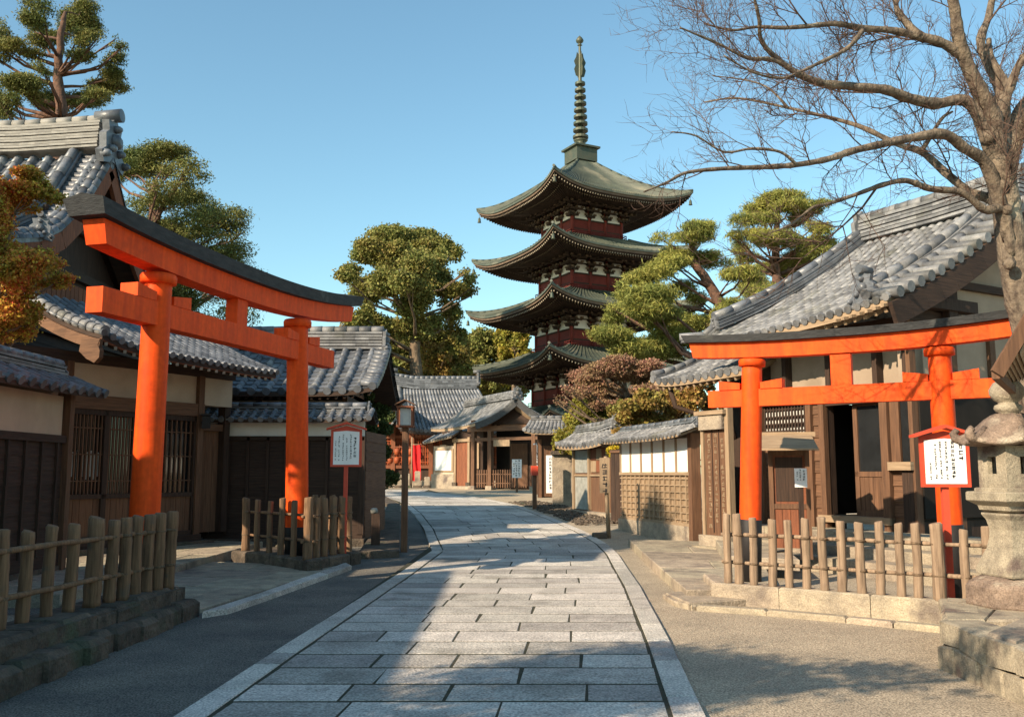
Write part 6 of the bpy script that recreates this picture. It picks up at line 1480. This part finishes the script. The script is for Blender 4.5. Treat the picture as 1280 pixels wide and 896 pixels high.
tree('flowering_shrub', 'small golden yellow shrub behind the plank fence by the white wall', 25.6, [(769, 600), (769, 575)],
     [(768, 566, 8, 8), (772, 575, 7, 7)], 4500, .07, M['l_gold'], .04, seed=11, depth=.3, sub=30, subr=.4, aspect=.8, cat='shrub')

# ------------------------------------------------------------------ bare cherry tree
random.seed(101); TYd = 10.6
root = thing('bare_cherry_tree', 'big leafless cherry tree with thick bark spreading its twigs over the upper right sky', 'tree', (P(1300, 640, TYd).x, TYd, .1))
def pl(pts, Y0, Y1):     # polyline in image columns/rows, depth going Y0 -> Y1
    n_ = len(pts); return [P(x, y, lerp(Y0, Y1, i / (n_ - 1))) for i, (x, y) in enumerate(pts)]
def smooth(pts, rs, k=4):
    out, ro = [], []; n_ = len(pts)
    for i in range(n_ - 1):
        p0, p1, p2, p3 = pts[max(i - 1, 0)], pts[i], pts[i + 1], pts[min(i + 2, n_ - 1)]
        for j in range(k):
            t = j / k; out.append(.5 * ((2 * p1) + (p2 - p0) * t + (2 * p0 - 5 * p1 + 4 * p2 - p3) * t * t + (3 * p1 - p0 - 3 * p2 + p3) * t ** 3)); ro.append(lerp(rs[i], rs[i + 1], t))
    return out + [pts[-1]], ro + [rs[-1]]
tr = MB(); twg = MB(); limbs = []
def limb(pts, r0, r1, Y0, Y1, n=10, pw=.8, wob=.12, tw=True):
    q = pl(pts, Y0, Y1); m_ = len(q); rs = [lerp(r0, r1, (i / (m_ - 1)) ** pw) for i in range(m_)]
    a_, b_ = smooth(q, rs, 5); b_ = [r * (1 + rnd(-wob, wob)) for r in b_]; tr.tube(a_, b_, n); 
    if tw: limbs.append((a_, b_))
limb([(1310, 640), (1300, 540), (1290, 440), (1278, 378), (1266, 314), (1257, 255), (1246, 196)], .22, .15, TYd + .3, TYd, 16, 1, .08, False)
limb([(1246, 200), (1240, 147), (1224, 113), (1206, 74), (1198, 45), (1192, 5), (1180, -40)], .135, .045, TYd, TYd - .6)
limb([(1250, 190), (1254, 140), (1246, 100), (1226, 55), (1236, 20), (1245, -30)], .095, .035, TYd, TYd + .5)
limb([(1252, 150), (1262, 110), (1280, 72), (1310, 50)], .07, .035, TYd, TYd - .2)
limb([(1262, 110), (1240, 75), (1236, 50)], .05, .03, TYd, TYd + .3)
limb([(1262, 240), (1266, 160), (1285, 125), (1320, 100)], .09, .05, TYd, TYd + .3)
limb([(1250, 225), (1215, 132), (1168, 130), (1133, 122), (1105, 112), (1062, 108), (1024, 103), (995, 91), (966, 69), (951, 49), (949, 25), (942, -5)], .082, .014, TYd, TYd - 1.6)
limb([(1000, 95), (966, 75), (935, 73), (900, 56), (872, 44), (850, 35)], .03, .008, TYd - 1.1, TYd - 1.8, 6)
limb([(1205, 72), (1178, 54), (1148, 46), (1113, 38), (1079, 36), (1045, 30), (1010, 33), (980, 35), (945, 34), (915, 38), (880, 30)], .062, .009, TYd - .3, TYd - 1.2)
limb([(1150, 46), (1125, 20), (1119, 0), (1115, -30)], .045, .02, TYd - .5, TYd - .2)
limb([(1079, 37), (1060, 60), (1030, 76), (1000, 90), (975, 98), (940, 90), (905, 70)], .03, .008, TYd - .8, TYd - 1.6, 6)
limb([(1262, 300), (1235, 210), (1205, 185), (1180, 168), (1143, 172), (1104, 180), (1065, 189), (1035, 199), (996, 206), (956, 209), (902, 211), (858, 216), (834, 228), (805, 240)], .08, .008, TYd, TYd - 2.0)
limb([(1262, 330), (1246, 258), (1212, 240), (1182, 216), (1152, 190), (1123, 181), (1084, 162), (1055, 152), (1015, 142), (976, 133), (922, 123), (880, 128)], .07, .010, TYd, TYd + 1.8)
limb([(1264, 320), (1255, 264), (1230, 262), (1203, 241), (1163, 236), (1133, 226), (1104, 231), (1065, 245), (1035, 255), (1015, 260), (990, 280), (960, 292)], .062, .007, TYd, TYd - 1.0)
limb([(1252, 255), (1275, 170), (1290, 135)], .07, .05, TYd, TYd - .6)
limb([(1152, 190), (1176, 150), (1190, 140)], .03, .015, TYd + .4, TYd + .8, 6)
limb([(996, 206), (975, 190), (940, 186), (905, 190), (870, 170), (840, 165)], .02, .006, TYd - 1.6, TYd - 2.2, 6)
limb([(985, 135), (960, 110), (930, 100), (890, 95)], .02, .006, TYd + 1.2, TYd + 1.6, 6)
# burrs on the trunk
for (x, y, r) in ((1234, 172, .09), (1252, 232, .075), (1258, 262, .07), (1262, 330, .07)):
    c_ = P(x, y, TYd - .12); tr.lathe((c_.x, c_.y, c_.z - r), [(r * .3, 0), (r * .85, r * .4), (r, r), (r * .8, r * 1.6), (r * .2, r * 2)], 10)
def grow(p, d, L, r, depth):
    k = 4 if depth > 1 else 3; pts = [p]; q = p.copy(); dd = d.copy()
    for i in range(k):
        dd = (dd + Vector((rnd(-.3, .3), rnd(-.3, .3), rnd(-.12, .26)))).normalized(); q = q + dd * (L / k); pts.append(q.copy())
    twg.tube(pts, [lerp(r, r * .35, i / k) for i in range(k + 1)], 4 if depth > 1 else 3, cap=False)
    if depth <= 0: return
    for i in range(1, k + 1):
        for _ in range(2 if depth > 1 else (2 if rnd(0, 1) < .4 else 1)):
            t = (pts[i] - pts[i - 1]).normalized(); ax = Vector((rnd(-1, 1), rnd(-1, 1), rnd(-1, 1))); s_ = t.cross(ax).normalized()
            nd = (t * rnd(.5, .9) + s_ * rnd(.5, .9) + Vector((0, 0, .12))).normalized(); grow(pts[i], nd, L * rnd(.42, .68), max(r * .55, .0022), depth - 1)
for a_, b_ in limbs:
    acc = 0
    for i in range(1, len(a_)):
        seg = (a_[i] - a_[i - 1]).length; acc += seg
        if b_[i] > .12: continue
        while acc > .26:
            acc -= .26
            if rnd(0, 1) < .3: continue
            t = (a_[i] - a_[i - 1]).normalized(); ax = Vector((rnd(-1, 1), rnd(-1, 1), rnd(-1, 1))); s_ = t.cross(ax).normalized()
            nd = (t * rnd(.5, 1.0) + s_ * rnd(.4, .9) + Vector((-.12, 0, rnd(-.15, .3)))).normalized()
            if rnd(0, 1) < .2 and a_[i].x / a_[i].y > .24: grow(a_[i], nd, rnd(.7, 1.2), min(b_[i] * .5, .014), 3)
            else: grow(a_[i], nd, rnd(.3, .7), min(b_[i] * .35, .009), 2)
tr.build('trunk_and_limbs', M['tbark'], root); twg.build('twigs', M['twig'], root)

# ------------------------------------------------------------------ evergreen beside the viewer, its branch shades the road
random.seed(111)
root = thing('evergreen_tree', 'leafy evergreen beside the viewer whose shade falls on the road', 'tree', (-5.6, 1.6, 0))
MB().tube([(-5.6, 1.6, 0), (-5.5, 1.7, 1.5), (-5.3, 1.9, 3.0), (-4.9, 2.1, 4.0)], [.17, .15, .12, .06], 10).tube([(-5.3, 1.9, 3.0), (-4.2, 2.2, 3.7), (-2.6, 2.4, 4.0), (-1.6, 2.4, 4.15)], [.08, .06, .04, .015], 6).build('trunk', M['bark'], root)
leaf_cloud('crown', [(-3.9, 2.4, 4.1, .8, .55, .35), (-3.0, 2.5, 4.15, .7, .5, .3), (-2.2, 2.3, 4.2, .6, .4, .25), (-1.5, 2.5, 4.2, .45, .3, .2), (-4.9, 2.1, 4.4, .9, .9, .6), (-5.6, 1.6, 4.3, .9, .9, .7)], 15000, .085, M['l_dark'], root, 12, sub=90, subr=.3)
root = thing('added_shade_cedar', 'unseen tall cedar added beyond the left edge to shade the path', 'tree', (-9.2, 9.8, 0))  # out of view, added to throw shade across the path
MB().tube([(-9.2, 9.8, 0), (-9.2, 9.8, 4), (-9.2, 9.8, 8), (-9.2, 9.8, 9.5)], [.3, .25, .18, .05], 10).build('trunk', M['bark'], root)
leaf_cloud('crown', [(-9.2, 9.8, 6.8, .85, .85, .8), (-9.2, 9.8, 7.8, .9, .9, .9), (-9.2, 9.8, 8.8, .8, .8, .9), (-9.2, 9.8, 9.7, .5, .5, .6)], 40000, .14, M['l_dark'], root, 14, sub=200, subr=.4, shell=.1)
